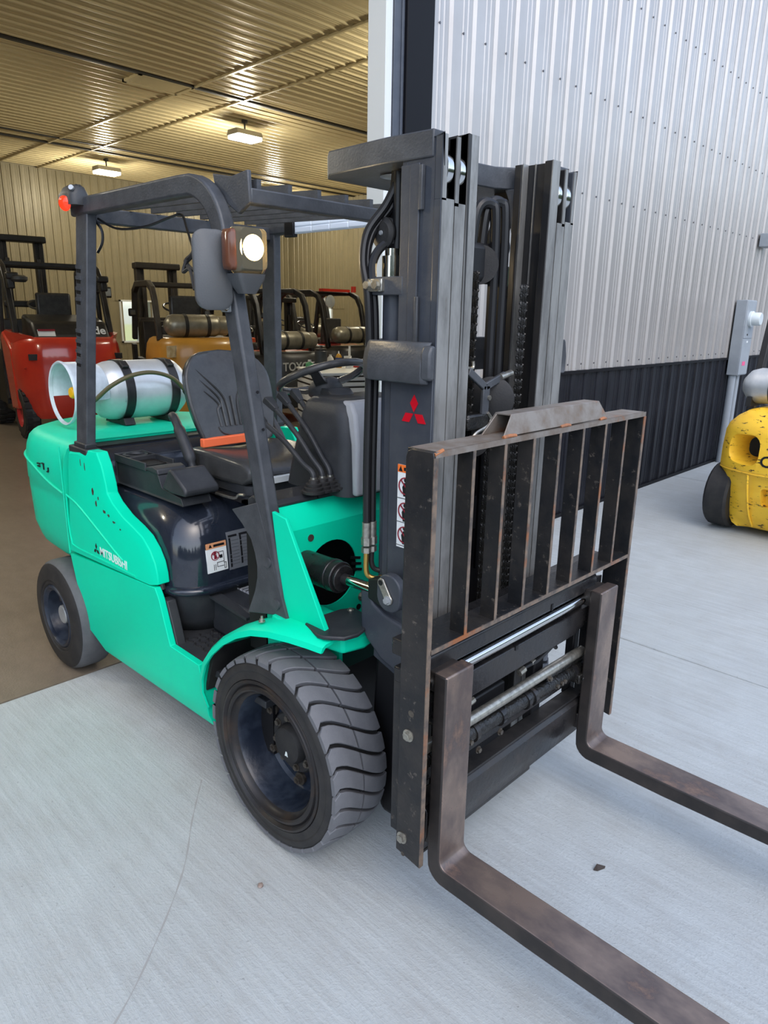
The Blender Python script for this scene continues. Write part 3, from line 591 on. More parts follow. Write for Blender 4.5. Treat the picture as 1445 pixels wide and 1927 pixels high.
# ---- front fender
for s in (-1, 1):
    path = [(-0.440, 0.335, 0.590), (-0.462, 0.40, 0.598), (-0.455, 0.47, 0.600), (-0.425, 0.545, 0.600), (-0.370, 0.612, 0.600), (-0.29, 0.683, 0.600), (-0.20, 0.742, 0.600), (-0.11, 0.784, 0.598), (-0.02, 0.806, 0.590), (0.07, 0.812, 0.572), (0.14, 0.806, 0.548), (0.185, 0.797, 0.528)]
    secs = []
    for i, (x, z, yo) in enumerate(path):
        a = path[max(i-1, 0)]; b = path[min(i+1, len(path)-1)]; d = Vector((b[0]-a[0], b[1]-a[1])).normalized(); n = Vector((-d.y, d.x))
        def P(y, k): return (x + n.x*k, s*y, z + n.y*k)
        secs.append([P(0.34, 0), P(yo-0.055, 0.006), P(yo-0.018, 0.0), P(yo-0.004, -0.010), P(yo, -0.030), P(yo-0.008, -0.031), P(yo-0.016, -0.016), P(yo-0.055, -0.008), P(0.34, -0.014)])
    fe = MB().loft(secs).build('front_fender', 'green', F, smooth=40)
    MB().box(-0.36, 0.07, s*0.335, s*0.350, 0.42, 0.80).build('inner_wing', 'green', fe)
    MB().loft([[(-0.455, s*0.34, 0.40), (-0.44, s*0.34, 0.40), (-0.36, s*0.34, 0.62), (-0.38, s*0.34, 0.62)], [(-0.455, s*0.57, 0.40), (-0.44, s*0.57, 0.40), (-0.36, s*0.57, 0.62), (-0.38, s*0.57, 0.62)]]).build('splash_plate', 'rubber', fe)
    hx_ = MB(); hexbolt(hx_, (-0.085, s*0.560, 0.802), (0, 0, 1), 0.008, 0.01); hx_.cyl((-0.085, s*0.56, 0.808), (-0.085, s*0.56, 0.822), 0.004, 8).build('fender_bolt', 'zinc', fe)
    MB().prism([(-0.05, s*0.33), (0.15, s*0.33), (0.145, s*0.49), (0.02, s*0.51), (-0.10, s*0.51), (-0.11, s*0.33)], 'z', 0.770, 0.806).build('fender_top', 'green', fe, bevel=0.006)
    MB().prism([(0.08, s*0.30), (0.19, s*0.30), (0.205, s*0.36), (0.185, s*0.44), (0.08, s*0.46)], 'z', 0.735, 0.792).build('fender_nose', 'green', fe, bevel=0.01)
    fp = MB().prism([(0.058, s*0.492), (0.150, s*0.518), (0.176, s*0.512), (0.226, s*0.470), (0.236, s*0.42), (0.205, s*0.318), (0.18, s*0.302), (0.075, s*0.286), (0.052, s*0.33), (0.045, s*0.44)], 'z', 0.808, 0.822).build('mud_flap', 'plastic', fe, bevel=0.004)
    bb = MB(); hexbolt(bb, (0.105, s*0.47, 0.822), (0, 0, 1), 0.008, 0.007); hexbolt(bb, (0.085, s*0.312, 0.822), (0, 0, 1), 0.008, 0.007)
    bb.build('flap_bolt', 'zinc', fp)
# ---- cowl: front bulkhead with tilt-cylinder openings
co_ = MB()
def plate_hole(mb, x, y0, y1, z0, z1, cy, cz, r, th=0.006, n=32):
    ring = []; outer = []
    for i in range(n):
        q = 2*PI*i/n; c, s_ = math.cos(q), math.sin(q); ring.append((cy + r*c, cz + r*s_))
        k = min([((y1-cy)/c if c > 1e-9 else (y0-cy)/c if c < -1e-9 else 1e9), ((z1-cz)/s_ if s_ > 1e-9 else (z0-cz)/s_ if s_ < -1e-9 else 1e9)]); outer.append((cy + k*c, cz + k*s_))
    # snap nearest outer points to the corners
    for a, b in ((y0, z0), (y0, z1), (y1, z0), (y1, z1)):
        j = min(range(n), key=lambda i: (outer[i][0]-a)**2 + (outer[i][1]-b)**2); outer[j] = (a, b)
    secs = [[(x, a, b) for a, b in outer], [(x, a, b) for a, b in ring], [(x-th, a, b) for a, b in ring], [(x-th, a, b) for a, b in outer]]
    mb.loft(secs, False, True)
plate_hole(co_, -0.095, -0.475, 0.0, 0.655, 1.085, -0.235, 0.890, 0.125)
plate_hole(co_, -0.095, 0.0, 0.475, 0.655, 1.085, 0.235, 0.890, 0.125)
co_.loft([[(-0.095, -0.475, 1.085), (-0.095, 0.475, 1.085), (-0.101, 0.475, 1.085), (-0.101, -0.475, 1.085)], [(-0.118, -0.478, 1.125), (-0.118, 0.478, 1.125), (-0.126, 0.478, 1.125), (-0.126, -0.478, 1.125)], [(-0.150, -0.480, 1.165), (-0.150, 0.480, 1.165), (-0.158, 0.480, 1.165), (-0.158, -0.480, 1.165)]])
CO = co_.build('cowl', 'green', F, smooth=40)
MB().box(-0.30, -0.20, -0.46, 0.46, 0.60, 1.14).build('cowl_inside', 'black', CO)
MB().box(-0.17, -0.10, -0.475, -0.468, 0.66, 1.09).box(-0.17, -0.10, 0.468, 0.475, 0.66, 1.09).build('cowl_return', 'green', CO)
for k in range(3): MB().obox((-0.0945, -0.118+k*0.004, 0.920-k*0.024), (0.004, 0.050, 0.010), (-0.25, 0, 0)).build('louvre', 'black', CO)
mb = MB()
for a, b in ((-0.075, 0.775), (-0.10, 0.715), (-0.06, 0.705), (-0.035, 0.80)): mb.cyl((-0.096, a, b), (-0.0935, a, b), 0.012, 16)
mb.build('cowl_hole', 'black', CO)
mb = MB(); hexbolt(mb, (-0.095, -0.085, 0.755), (1, 0, 0), 0.013, 0.016); mb.build('cowl_bolt', 'zinc', CO)
mb = MB(); mb.cyl((-0.096, -0.335, 1.045), (-0.092, -0.335, 1.045), 0.013, 16).build('cowl_plug', 'bolt_dark', CO)
# green wedge plates beside the front pillars
for s in (-1, 1):
    MB().loft([[(-0.115, s*0.485, 1.165), (-0.040, s*0.485, 1.155), (0.155, s*0.485, 0.812), (-0.06, s*0.485, 0.805)], [(-0.115, s*0.470, 1.165), (-0.045, s*0.470, 1.155), (0.150, s*0.462, 0.812), (-0.06, s*0.462, 0.805)]]).build('cowl_gusset', 'green', CO, bevel=0.003)
# ledge under the levers
LE = MB().loft([[(-0.148, y, 1.160), (-0.140, y, 1.170), (-0.155, y, 1.186), (-0.235, y, 1.196), (-0.262, y, 1.18), (-0.262, y, 1.14), (-0.2, y, 1.13)] for y in (-0.478, -0.25, 0, 0.25, 0.478)]).build('lever_ledge', 'plastic', F, bevel=0.006)
MB().box(-0.25, -0.139, -0.262, -0.260, 1.166, 1.1945).build('ledge_joint', 'black', LE)
# ---- dash and steering
def ring(x0, x1, y, r, z, dz=0): return [(x, yy, z) for x, yy in rrect(x0, x1, -y, y, r, 4)]
DA = MB().loft([ring(-0.42, -0.045, 0.205, 0.06, 1.17), ring(-0.40, -0.05, 0.20, 0.06, 1.26), ring(-0.37, -0.055, 0.195, 0.06, 1.36), ring(-0.345, -0.07, 0.19, 0.06, 1.45), ring(-0.33, -0.09, 0.18, 0.06, 1.490), ring(-0.31, -0.12, 0.165, 0.05, 1.505)]).build('dashboard', 'plastic', F, smooth=60)
MB().loft([[(-0.030, -0.175, 1.175), (-0.030, 0.175, 1.175), (-0.06, 0.175, 1.175), (-0.06, -0.175, 1.175)], [(-0.032, -0.172, 1.36), (-0.032, 0.172, 1.36), (-0.07, 0.172, 1.36), (-0.07, -0.172, 1.36)], [(-0.050, -0.166, 1.462), (-0.050, 0.166, 1.462), (-0.10, 0.166, 1.462), (-0.10, -0.166, 1.462)], [(-0.085, -0.155, 1.505), (-0.085, 0.155, 1.505), (-0.14, 0.155, 1.505), (-0.14, -0.155, 1.505)]]).build('dash_cover', 'plastic_grey', DA, bevel=0.012, seg=3, smooth=50)
mb = MB()
for a in (-0.115, 0.0, 0.115): mb.cyl((-0.035, a, 1.385), (-0.0315, a, 1.385), 0.016, 18)
mb.build('cover_hole', 'black', DA)
MB().loft([[(x, y, z) for x, y in rrect(-0.40+dx, -0.27+dx, -0.055, 0.055, 0.04)] for z, dx in ((1.42, 0.05), (1.49, 0.02), (1.525, -0.02))]).build('column_shroud', 'plastic', DA, smooth=60)
TI = Matrix.Translation((-0.415, 0.0, 1.560)) @ Matrix.Rotation(-0.40, 4, 'Y')
def wheel_part(mb, name, m, parent, smooth=60):
    me = mb.mesh(name, m, smooth); me.transform(TI); return obj(name, me, parent)
mb = MB(); mb.lathe([(0.172 + 0.0145*math.cos(2*PI*i/10), 0.0145*math.sin(2*PI*i/10)) for i in range(10)], (0, 0, 0), (0, 0, 1), 48, closed_prof=True)
SW = wheel_part(mb, 'steering_wheel', 'vinyl', F)
for q in (PI, PI*0.28, -PI*0.28):
    mb = MB(); c, s_ = math.cos(q), math.sin(q)
    mb.loft([[(c*r - s_*w, s_*r + c*w, z+h) for w, h in ((-wd, -0.008), (wd, -0.008), (wd, 0.008), (-wd, 0.008))] for r, wd, z in ((0.03, 0.028, -0.040), (0.10, 0.02, -0.030), (0.165, 0.016, -0.002))])
    wheel_part(mb, 'spoke', 'vinyl', SW)
mb = MB().lathe([(0.0, 0.012), (0.045, 0.008), (0.064, -0.008), (0.070, -0.035), (0.055, -0.060), (0.04, -0.10)], (0, 0, -0.02), (0, 0, 1), 28); wheel_part(mb, 'horn_pad', 'plastic', SW)
# ---- hydraulic levers
bases = [(-0.135, -0.285, 1.225), (-0.135, -0.245, 1.225), (-0.130, -0.212, 1.225), (-0.120, -0.182, 1.23)]
knobs = [(-0.40, -0.300, 1.415), (-0.392, -0.252, 1.462), (-0.392, -0.192, 1.476), (-0.388, -0.136, 1.484)]
for k, (b, t) in enumerate(zip(bases, knobs)):
    b = Vector(b); t = Vector(t)
    pth = spline([b+Vector((0.0, 0, -0.02)), b+Vector((-0.004, 0, 0.035)), b.lerp(t, 0.28)+Vector((0.018, 0, 0.012)), b.lerp(t, 0.62)+Vector((0.018, 0, 0.012)), t], 6)
    lv = MB().tube(pth, 0.0095, 10).build('control_lever', 'plastic', F)
    d = (pth[-1]-pth[-4]).normalized()
    p0 = t - d*0.012; p1 = t + d*0.050; a = Vector((0, 1, 0)); u = d.cross(a).normalized()
    secs = [[p + a*i*w + u*j*h for i, j in ((-1, -1), (1, -1), (1, 1), (-1, 1))] for p, w, h in ((p0, 0.010, 0.010), (t+d*0.005, 0.013, 0.011), (p1, 0.019, 0.013), (p1+d*0.004, 0.015, 0.009))]
    MB().loft(secs).build('knob', 'plastic', lv, bevel=0.003)
    bo = MB().lathe([(0.042, -0.045), (0.043, -0.036), (0.034, -0.034), (0.036, -0.024), (0.027, -0.022), (0.029, -0.012), (0.019, -0.010), (0.018, 0.0), (0.010, 0.004)], b+Vector((0, 0, 0.012)), (0, 0, 1), 18).build('lever_boot', 'rubber', lv)
    MB().cyl(b+Vector((0, 0, 0.012)), b+Vector((0, 0, 0.022)), 0.0115, 10).build('lever_collar', 'zinc', lv)

# ---- seat
ST = MB()
secs = []
for i in range(9):
    t = i/8; z = 1.205 + 0.43*t; x = -1.035 - 0.125*t
    w = 0.155 + 0.075*math.sin(PI*min(1, t*0.75+0.08)) if t < 0.72 else 0.228 - 0.5*(t-0.72)**2*2.6
    dpt = 0.045 if t < 0.85 else 0.045*(1-(t-0.85)/0.15*0.7)
    secs.append([(x + (dpt if abs(c) < 0.72 else dpt*0.92)*math.copysign(1, f) * (0.55 if f < 0 else 1) + (0.028*abs(c)**3 if f > 0 else 0), c*w, z) for c, f in ((-1, 0.01), (-0.96, 1), (-0.7, 1), (-0.35, 1), (0, 1), (0.35, 1), (0.7, 1), (0.96, 1), (1, 0.01), (0.95, -1), (0, -1), (-0.95, -1))])
ST.loft(secs); SEAT = ST.build('seat', 'vinyl', F, smooth=70, sub=1); SEAT.name = 'seat_backrest'
def bx(t): return -1.035 - 0.125*t + 0.047
def emb(pts, r=0.007): return MB().tube(spline([(bx((z-1.205)/0.43)+0.001, y, z) for y, z in pts], 5), r, 8)
for s in (-1, 1):
    for k in range(3):
        emb([(s*(0.160-k*0.012), 1.555-k*0.048), (s*(0.10-k*0.008), 1.500-k*0.042), (s*(0.052-k*0.004+0.012*k), 1.450-k*0.03), (s*(0.030+0.026*k), 1.40-k*0.015), (s*(0.026+0.026*k), 1.30)]).build('seat_ridge', 'vinyl', SEAT)
emb([(0, 1.43), (0, 1.30)]).build('seat_ridge', 'vinyl', SEAT)
emb([(-0.095, 1.300), (-0.075, 1.272), (0, 1.258), (0.075, 1.272), (0.095, 1.300)], 0.006).build('seat_ridge', 'vinyl', SEAT)
secs = []
for i in range(9):
    t = i/8; x = -1.08 + 0.47*t; w = 0.215 + 0.02*math.sin(PI*t); zt = 1.196 + 0.022*math.sin(PI*min(1, 0.25+t*0.85)) - (0.03 if i == 8 else 0) + 0.012*t; zb = 1.105 + (0.03 if i == 8 else 0)
    secs.append([(x, c*w, (zt - 0.02*(1-abs(c))**1 if abs(c) < 0.7 else zt) if f > 0 else zb) for c, f in ((-1, 1), (-0.8, 1), (-0.5, 1), (0, 1), (0.5, 1), (0.8, 1), (1, 1), (1, -1), (0.5, -1), (0, -1), (-0.5, -1), (-1, -1))])
MB().loft(secs).build('seat_cushion', 'vinyl', SEAT, bevel=0.03, seg=4, smooth=70)
MB().loft([[(x, y, z) for x, y in rrect(-1.06, -0.66, -0.20, 0.20, 0.04)] for z in (1.045, 1.07)] ).loft([[(x, y, z) for x, y in rrect(-1.08, -0.62, -0.215, 0.215, 0.05)] for z in (1.07, 1.108)]).build('seat_base', 'plastic', SEAT, smooth=40)
MB().box(-1.0, -0.60, -0.245, -0.225, 1.046, 1.058).box(-0.64, -0.60, -0.245, 0.20, 1.046, 1.058).build('seat_rail', 'dark_steel', SEAT)
MB().tube(spline([(-0.80, -0.262, 1.060), (-0.70, -0.262, 1.062), (-0.655, -0.262, 1.068), (-0.632, -0.262, 1.085), (-0.60, -0.258, 1.09)], 5), 0.006, 8).build('slide_lever', 'zinc', SEAT)
MB().bar((-0.985, -0.205, 1.242), (-0.985, 0.10, 1.242), 0.03, 0.038).build('seat_belt', 'belt_orange', SEAT, bevel=0.004)
MB().box(-0.66, -0.585, -0.13, 0.10, 1.118, 1.142).build('seat_tag', 'label_white', SEAT)
MB().tube(spline([(-1.17, -0.235, 1.345), (-1.12, -0.250, 1.335), (-1.05, -0.262, 1.27), (-0.985, -0.268, 1.19), (-0.955, -0.268, 1.12), (-0.955, -0.258, 1.06)], 6), [0.020]*10+[0.026]*10+[0.017]*11, 10).build('hip_restraint', 'plastic', SEAT, smooth=60)
MB().tube(spline([(-1.20, 0.262, 1.335), (-1.165, 0.275, 1.325), (-1.11, 0.285, 1.26), (-1.055, 0.288, 1.19), (-1.03, 0.285, 1.12), (-1.03, 0.27, 1.06)], 6), 0.022, 10).build('hip_restraint', 'plastic', SEAT, smooth=60)
# ---- console box beside the seat
CN = MB()
yo, yi = -0.445, -0.305
prof = [(-1.335, 1.045), (-1.335, 1.140), (-1.31, 1.152), (-0.985, 1.160), (-0.95, 1.142), (-0.925, 1.092), (-0.90, 1.088), (-0.775, 1.075), (-0.760, 1.044)]
CN.loft([[(x, yo+0.01, z) for x, z in prof], [(x, yo, z-0.004) for x, z in prof], [(x, yi, z-0.004) for x, z in prof], [(x, yi-0.01, z) for x, z in prof]])
CON = CN.build('console_box', 'plastic', F, bevel=0.006, seg=3)
MB().loft([[(x, y, z) for x, y in rrect(-1.22, -1.075, -0.425, -0.325, 0.015)] for z in (1.148, 1.1575)]).build('tray', 'black', CON)
for a in ((-1.335, -1.05, -0.4445, -0.4365), (-1.335, -1.05, -0.3135, -0.3055), (-1.335, -1.327, -0.44, -0.31), (-1.215, -1.205, -0.44, -0.31)): MB().box(*a, 1.140, 1.176).build('tray_wall', 'plastic', CON, bevel=0.003)
MB().lathe([(0.050, 0), (0.055, 0.008), (0.042, 0.010), (0.040, 0.0)], (-1.270, -0.375, 1.166), (0, 0, 1), 24).build('cup_holder', 'plastic', CON)
MB().loft([[(-1.06, y, 1.157), (-0.99, y, 1.170), (-0.955, y, 1.163), (-0.945, y, 1.14), (-1.06, y, 1.145)] for y in (-0.443, -0.307)]).build('console_hump', 'plastic', CON, bevel=0.008, seg=3)
MB().loft([[(-0.900, y, 1.095), (-0.842, y, 1.182), (-0.820, y, 1.186), (-0.722, y, 1.122), (-0.714, y, 1.104), (-0.726, y, 1.088), (-0.83, y, 1.085)] for y in (-0.455, -0.44, -0.31, -0.295)]).build('console_lid', 'plastic', CON, bevel=0.012, seg=3)
# ---- overhead guard
GY = 0.470
OG = None
for s in (-1, 1):
    pth = [(-1.435, 2.205), (-0.58, 2.205)] + [(-0.545 + 0.20*math.sin(math.radians(a)), 2.005 + 0.20*math.cos(math.radians(a))) for a in range(8, 80, 8)] + [(-0.318, 1.90), (-0.075, 0.79)]
    o = MB().sweep([(x, s*GY, z) for x, z in pth], 0.050, 0.068, (0, 1, 0)).build('overhead_guard' if OG is None else 'guard_side_frame', 'frame', OG or F, bevel=0.009, seg=3)
    if OG is None: OG = o
    rp = MB().loft([[(xc-0.053, s*yo, z), (xc+0.053, s*yo, z), (xc+0.053, s*(yo-0.043), z), (xc-0.053, s*(yo-0.043), z)] for xc, yo, z in ((-1.433, 0.549, 1.18), (-1.341, 0.490, 2.19))]).build('rear_pillar', 'frame', OG, bevel=0.005)
    for grp in (1.965, 1.705):
        for k in range(4):
            z = grp - k*0.043; xc = -1.433 + (z-1.18)*0.0911; yp = 0.549 - (z-1.18)*0.0584
            MB().prism([(xc-0.044, z), (xc-0.006, z-0.004), (xc-0.006, z-0.019), (xc-0.044, z-0.015)], 'y', s*(yp-0.004), s*(yp+0.0012)).build('pillar_vent', 'black', OG)
            MB().prism([(xc-0.044, z+0.014), (xc+0.002, z+0.012), (xc+0.002, z-0.004), (xc-0.044, z-0.000)], 'y', s*(yp-0.004), s*(yp+0.005)).build('vent_hood', 'frame', OG)
    MB().box(-1.53, -1.345, s*0.495, s*0.566, 1.172, 1.204).box(-1.492, -1.372, s*0.500, s*0.556, 1.20, 1.225).build('pillar_foot', 'plastic', OG, bevel=0.006)
    # widened dark foot bracket of the front pillar
    MB().prism([(-0.335, 1.130), (-0.18, 1.185), (-0.03, 0.80), (-0.10, 0.80), (-0.26, 0.76), (-0.24, 0.80), (-0.213, 0.855), (-0.196, 0.91), (-0.194, 0.955), (-0.205, 1.0), (-0.225, 1.045), (-0.275, 1.09)], 'y', s*0.4955, s*0.478).build('pillar_bracket', 'frame', OG, bevel=0.003)
    bb = MB(); bb.cyl((-0.128, s*0.492, 0.985), (-0.128, s*0.502, 0.985), 0.018, 18); bb.cyl((-0.085, s*0.492, 0.845), (-0.085, s*0.502, 0.845), 0.018, 18)
    bb.build('bracket_bolt', 'frame', OG)
    hh = MB(); hh.cyl((-0.195, s*0.47, 1.55), (-0.191, s*0.47, 1.551), 0.005, 8).cyl((-0.170, s*0.47, 1.43), (-0.166, s*0.47, 1.431), 0.005, 8).build('pillar_hole', 'black', OG)
    MB().loft([[(-0.44, s*0.445, 2.235), (-0.335, s*0.445, 2.215), (-0.245, s*0.445, 2.225), (-0.238, s*0.445, 2.13), (-0.30, s*0.445, 2.10), (-0.42, s*0.445, 2.17)], [(-0.44, s*0.430, 2.235), (-0.335, s*0.430, 2.215), (-0.245, s*0.430, 2.225), (-0.238, s*0.430, 2.13), (-0.30, s*0.430, 2.10), (-0.42, s*0.430, 2.17)]]).build('guard_end_plate', 'frame', OG, bevel=0.004)
MB().bar((-0.262, -0.438, 2.150), (-0.262, 0.438, 2.150), 0.048, 0.046).build('front_crossbar', 'frame', OG, bevel=0.005)
MB().bar((-1.345, -0.455, 2.176), (-1.345, 0.455, 2.176), 0.05, 0.060).build('rear_crossbar', 'frame', OG, bevel=0.005)
sl = MB().prism([(-0.240, 2.160), (-0.240, 2.200), (-1.365, 2.262), (-1.365, 2.212), (-0.30, 2.178)], 'y', -0.0085, 0.0085).mesh('roof_slat', 'frame')
for y in (-0.406, -0.283, -0.158, -0.033, 0.089, 0.213, 0.337): inst('roof_slat', sl, OG, (0, y, 0))
# wiring under the guard
MB().tube(spline([(-1.30, -0.44, 2.16), (-1.22, -0.40, 2.12), (-1.10, -0.34, 2.125), (-1.0, -0.28, 2.16), (-0.95, -0.26, 2.165), (-0.85, -0.30, 2.10), (-0.72, -0.36, 2.03), (-0.60, -0.42, 2.02), (-0.52, -0.45, 2.03)], 6), 0.005, 6).build('wiring', 'hose', OG)
MB().tube(spline([(-1.335, -0.45, 2.17), (-1.30, -0.43, 2.12), (-1.30, -0.43, 2.07), (-1.33, -0.44, 2.03)], 5), 0.006, 6).build('wiring', 'hose', OG)
MB().tube(spline([(-0.50, -0.47, 2.04), (-0.53, -0.475, 1.99), (-0.57, -0.48, 1.965), (-0.53, -0.49, 1.94), (-0.47, -0.50, 1.93), (-0.46, -0.51, 1.90)], 5), 0.009, 6).tube(spline([(-0.55, -0.49, 1.97), (-0.56, -0.50, 1.93), (-0.50, -0.51, 1.935), (-0.46, -0.52, 1.87)], 5), 0.006, 6).build('wiring_loom', 'rubber', OG)
# rear marker lamp
BL = MB().loft([[(x, y, z) for x, y in rrect(-1.44+k, -1.30-k, -0.545+k, -0.46-k*0.5, 0.03)] for z, k in ((2.205, 0.0), (2.245, 0.0), (2.275, 0.015), (2.285, 0.03))]).build('marker_lamp', 'plastic', F, smooth=60)
MB().lathe([(0.0, 0.014), (0.014, 0.012), (0.024, 0.006), (0.029, 0.0)], (-1.352, -0.549, 2.210), (0.45, -0.88, -0.15), 24).build('lens', 'red_lens', BL)
MB().cyl((-1.315, -0.53, 2.265), (-1.308, -0.537, 2.268), 0.010, 12).build('lamp_screw', 'galv', BL)
# mirror back and head lamp on the right front pillar
def rounded_plate(mb, P0, ax, ay, w, h, r, th):
    ax = Vector(ax).normalized(); ay = Vector(ay).normalized(); nz = ax.cross(ay).normalized(); P0 = Vector(P0)
    pts = rrect(-w/2, w/2, -h/2, h/2, r, 6)
    mb.loft([[P0 + ax*a*k + ay*b*k + nz*t for a, b in pts] for t, k in ((0, 0.96), (th*0.25, 1.0), (th*0.75, 1.0), (th, 0.93))])
mb = MB(); rounded_plate(mb, (-0.300, -0.553, 1.925), (0.35, 0.93, 0), (-0.04, 0.0, 1), 0.118, 0.240, 0.040, 0.022)
MI = mb.build('mirror', 'mirror_back', F, smooth=50)
MB().box(-0.325, -0.285, -0.510, -0.494, 1.80, 1.865).build('mirror_bracket', 'galv', MI, bevel=0.003)
mb = MB(); hexbolt(mb, (-0.292, -0.510, 1.85), (0.2, -1, 0), 0.008, 0.008); hexbolt(mb, (-0.290, -0.510, 1.815), (0.2, -1, 0), 0.008, 0.008); mb.build('mirror_bolt', 'chrome', MI)
MB().lathe([(0.022, 0), (0.020, 0.012), (0.01, 0.018), (0, 0.019)], (-0.318, -0.512, 1.915), (0.5, -0.86, 0), 16).build('mirror_joint', 'rubber', MI)
for s in (-1, 1):
    yc = s*0.470
    z0 = 1.985
    hb = MB().loft([[(x, yc+y, z0+z) for y, z in rrect(-hw, hw, -hh, hh, 0.018, 4)] for x, hw, hh in ((-0.300, 0.035, 0.045), (-0.275, 0.050, 0.066), (-0.238, 0.053, 0.070))])
    HB = hb.build('head_lamp', 'mirror_back', F, smooth=45)
    MB().loft([[(x, yc+y, z0+z+dz) for y, z in rrect(-hw, hw, -hh, hh, 0.016, 4)] for x, hw, hh, dz in ((-0.238, 0.053, 0.070, 0), (-0.205, 0.053, 0.068, 0), (-0.185, 0.047, 0.060, 0.004))]).build('lamp_cover', 'lamp_clear', HB, smooth=45)
    MB().lathe([(0.0, -0.012), (0.02, -0.008), (0.034, 0.0), (0.038, 0.008), (0.0385, 0.012), (0.0, 0.014)], (-0.205, yc, z0+0.008), (1, 0, 0), 28).build('bulb_lens', 'lamp_lit' if s < 0 else 'lamp_reflector', HB)
    MB().loft([[(x, yc+s*0.054+s*dy, z0+z) for x, z in rrect(-0.262+k, -0.205-k, -0.060+k, 0.062-k, 0.012, 3)] for dy, k in ((0, 0), (0.014, 0.002), (0.022, 0.012))]).build('turn_lens', 'amber', HB, smooth=45)
    MB().loft([[(x, yc+y, z) for x, y in rrect(-0.285+k, -0.195-k*0.5, -0.052+k, 0.052-k, 0.012, 3)] for z, k in ((z0-0.068, 0), (z0-0.085, 0.004), (z0-0.128, 0.028))]).build('lamp_bracket', 'mirror_back', HB, smooth=45)
ld = bpy.data.lights.new('head_lamp_light', 'SPOT'); ld.energy = 6; ld.color = (1, 0.8, 0.5); ld.spot_size = 2.6; ld.spot_blend = 0.8; ld.shadow_soft_size = 0.03
lo = bpy.data.objects.new('head_lamp_light', ld); COL.objects.link(lo); lo.parent = F; lo.location = (-0.175, -0.470, 1.993); lo.rotation_euler = (0, -PI/2, 0)
# pale translucent light bar along the far roof rail
mat('bar_cell', (0.62, 0.70, 0.80, 1), 0.3, emit=(0.72, 0.82, 1.0, 1), estr=0.25)
mat('bar_rim', (0.78, 0.84, 0.90, 1), 0.35)
LBAR = MB().box(-1.095, -0.590, 0.425, 0.443, 2.163, 2.222).build('light_bar', 'bar_rim', F)
for k in range(4):
    for z in (2.168, 2.195): MB().box(-1.090+k*0.125, -0.972+k*0.125, 0.421, 0.43, z, z+0.023).build('bar_cell', 'bar_cell', LBAR, bevel=0.003)
MB().box(-1.165, -1.097, 0.415, 0.444, 2.150, 2.225).box(-0.588, -0.555, 0.415, 0.444, 2.158, 2.225).build('bar_mount', 'black', LBAR, bevel=0.004)
# ------------------------------------------------------------------ mast
XF = 0.444
ZT = 2.246
rails = {}
mb = MB()
for s in (-1, 1):
    mb.box(0.318, XF-0.002, s*0.331, s*0.316, 0.16, ZT)                         # web
    mb.box(XF-0.030, XF-0.002, s*0.331, s*0.282, 0.16, 2.095).box(XF-0.030, XF-0.002, s*0.331, s*0.315, 2.09, ZT)
    mb.box(0.300, 0.322, s*0.331, s*0.282, 0.16, ZT)
MA = mb.build('mast', 'mast', F, bevel=0.004)
for s in (-1, 1):
    MB().box(0.335, 0.369, s*0.331, s*0.338, 1.62, ZT-0.06).box(0.300, 0.337, s*0.331, s*0.335, 1.62, ZT-0.06).build('rail_rib', 'mast', MA, bevel=0.003)
    MB().loft([[(0.262, s*0.322, z), (0.278, s*0.338, z), (0.440, s*0.338, z), (0.440, s*0.325, z), (0.262, s*0.305, z)] for z in (0.93, 1.66)]).build('side_plate', 'mast', MA, bevel=0.003)
    MB().box(0.240, 0.270, s*0.325, s*0.30, 0.70, 1.66).build('rear_plate', 'mast', MA, bevel=0.004)
    MB().box(0.372, 0.384, s*0.331, s*0.344, 2.07, 2.18).box(0.368, 0.380, s*0.338, s*0.346, 1.725, 1.85).build('weld_strip', 'frame', MA, bevel=0.002)
    # worn front faces
    MB().box(XF-0.003, XF, s*0.331, s*0.282, 0.16, 2.095).box(XF-0.003, XF, s*0.331, s*0.315, 2.09, ZT).build('outer_rail_face', 'steel', MA)
    mr = MB().box(0.322, XF-0.002, s*0.278, s*0.264, 0.20, ZT).box(XF-0.028, XF-0.002, s*0.278, s*0.234, 0.20, 2.088).box(XF-0.028, XF-0.002, s*0.278, s*0.263, 2.08, ZT).box(0.305, 0.326, s*0.278, s*0.236, 0.20, ZT).build('middle_rail', 'dark_steel', MA, bevel=0.003)
    MB().box(XF-0.003, XF, s*0.278, s*0.234, 0.2, 2.088).box(XF-0.003, XF, s*0.278, s*0.263, 2.08, ZT).build('middle_rail_face', 'steel', MA)
    MB().box(0.310, XF-0.002, s*0.229, s*0.214, 0.22, 2.262).box(XF-0.030, XF-0.002, s*0.229, s*0.186, 0.22, 2.262).box(0.305, 0.333, s*0.229, s*0.186, 0.22, 2.262).build('inner_rail', 'dark_steel', MA, bevel=0.003)
    MB().box(XF-0.003, XF, s*0.229, s*0.186, 0.22, 2.262).build('inner_rail_face', 'steel', MA)
    MB().box(0.336, 0.339, s*0.213, s*0.184, 0.3, 2.262).box(0.365, 0.368, s*0.214, s*0.209, 0.3, 2.262).build('wear_line', 'steel', MA)
    for y0, y1 in ((0.311, 0.281), (0.259, 0.232)):
        MB().lathe([(0.0, 0), (0.056, 0), (0.062, 0.004), (0.062, abs(y0-y1)-0.004), (0.056, abs(y0-y1)), (0, abs(y0-y1))], (0.380, s*y0, 2.170), (0, -s, 0), 36).build('roller', 'chrome', MA)
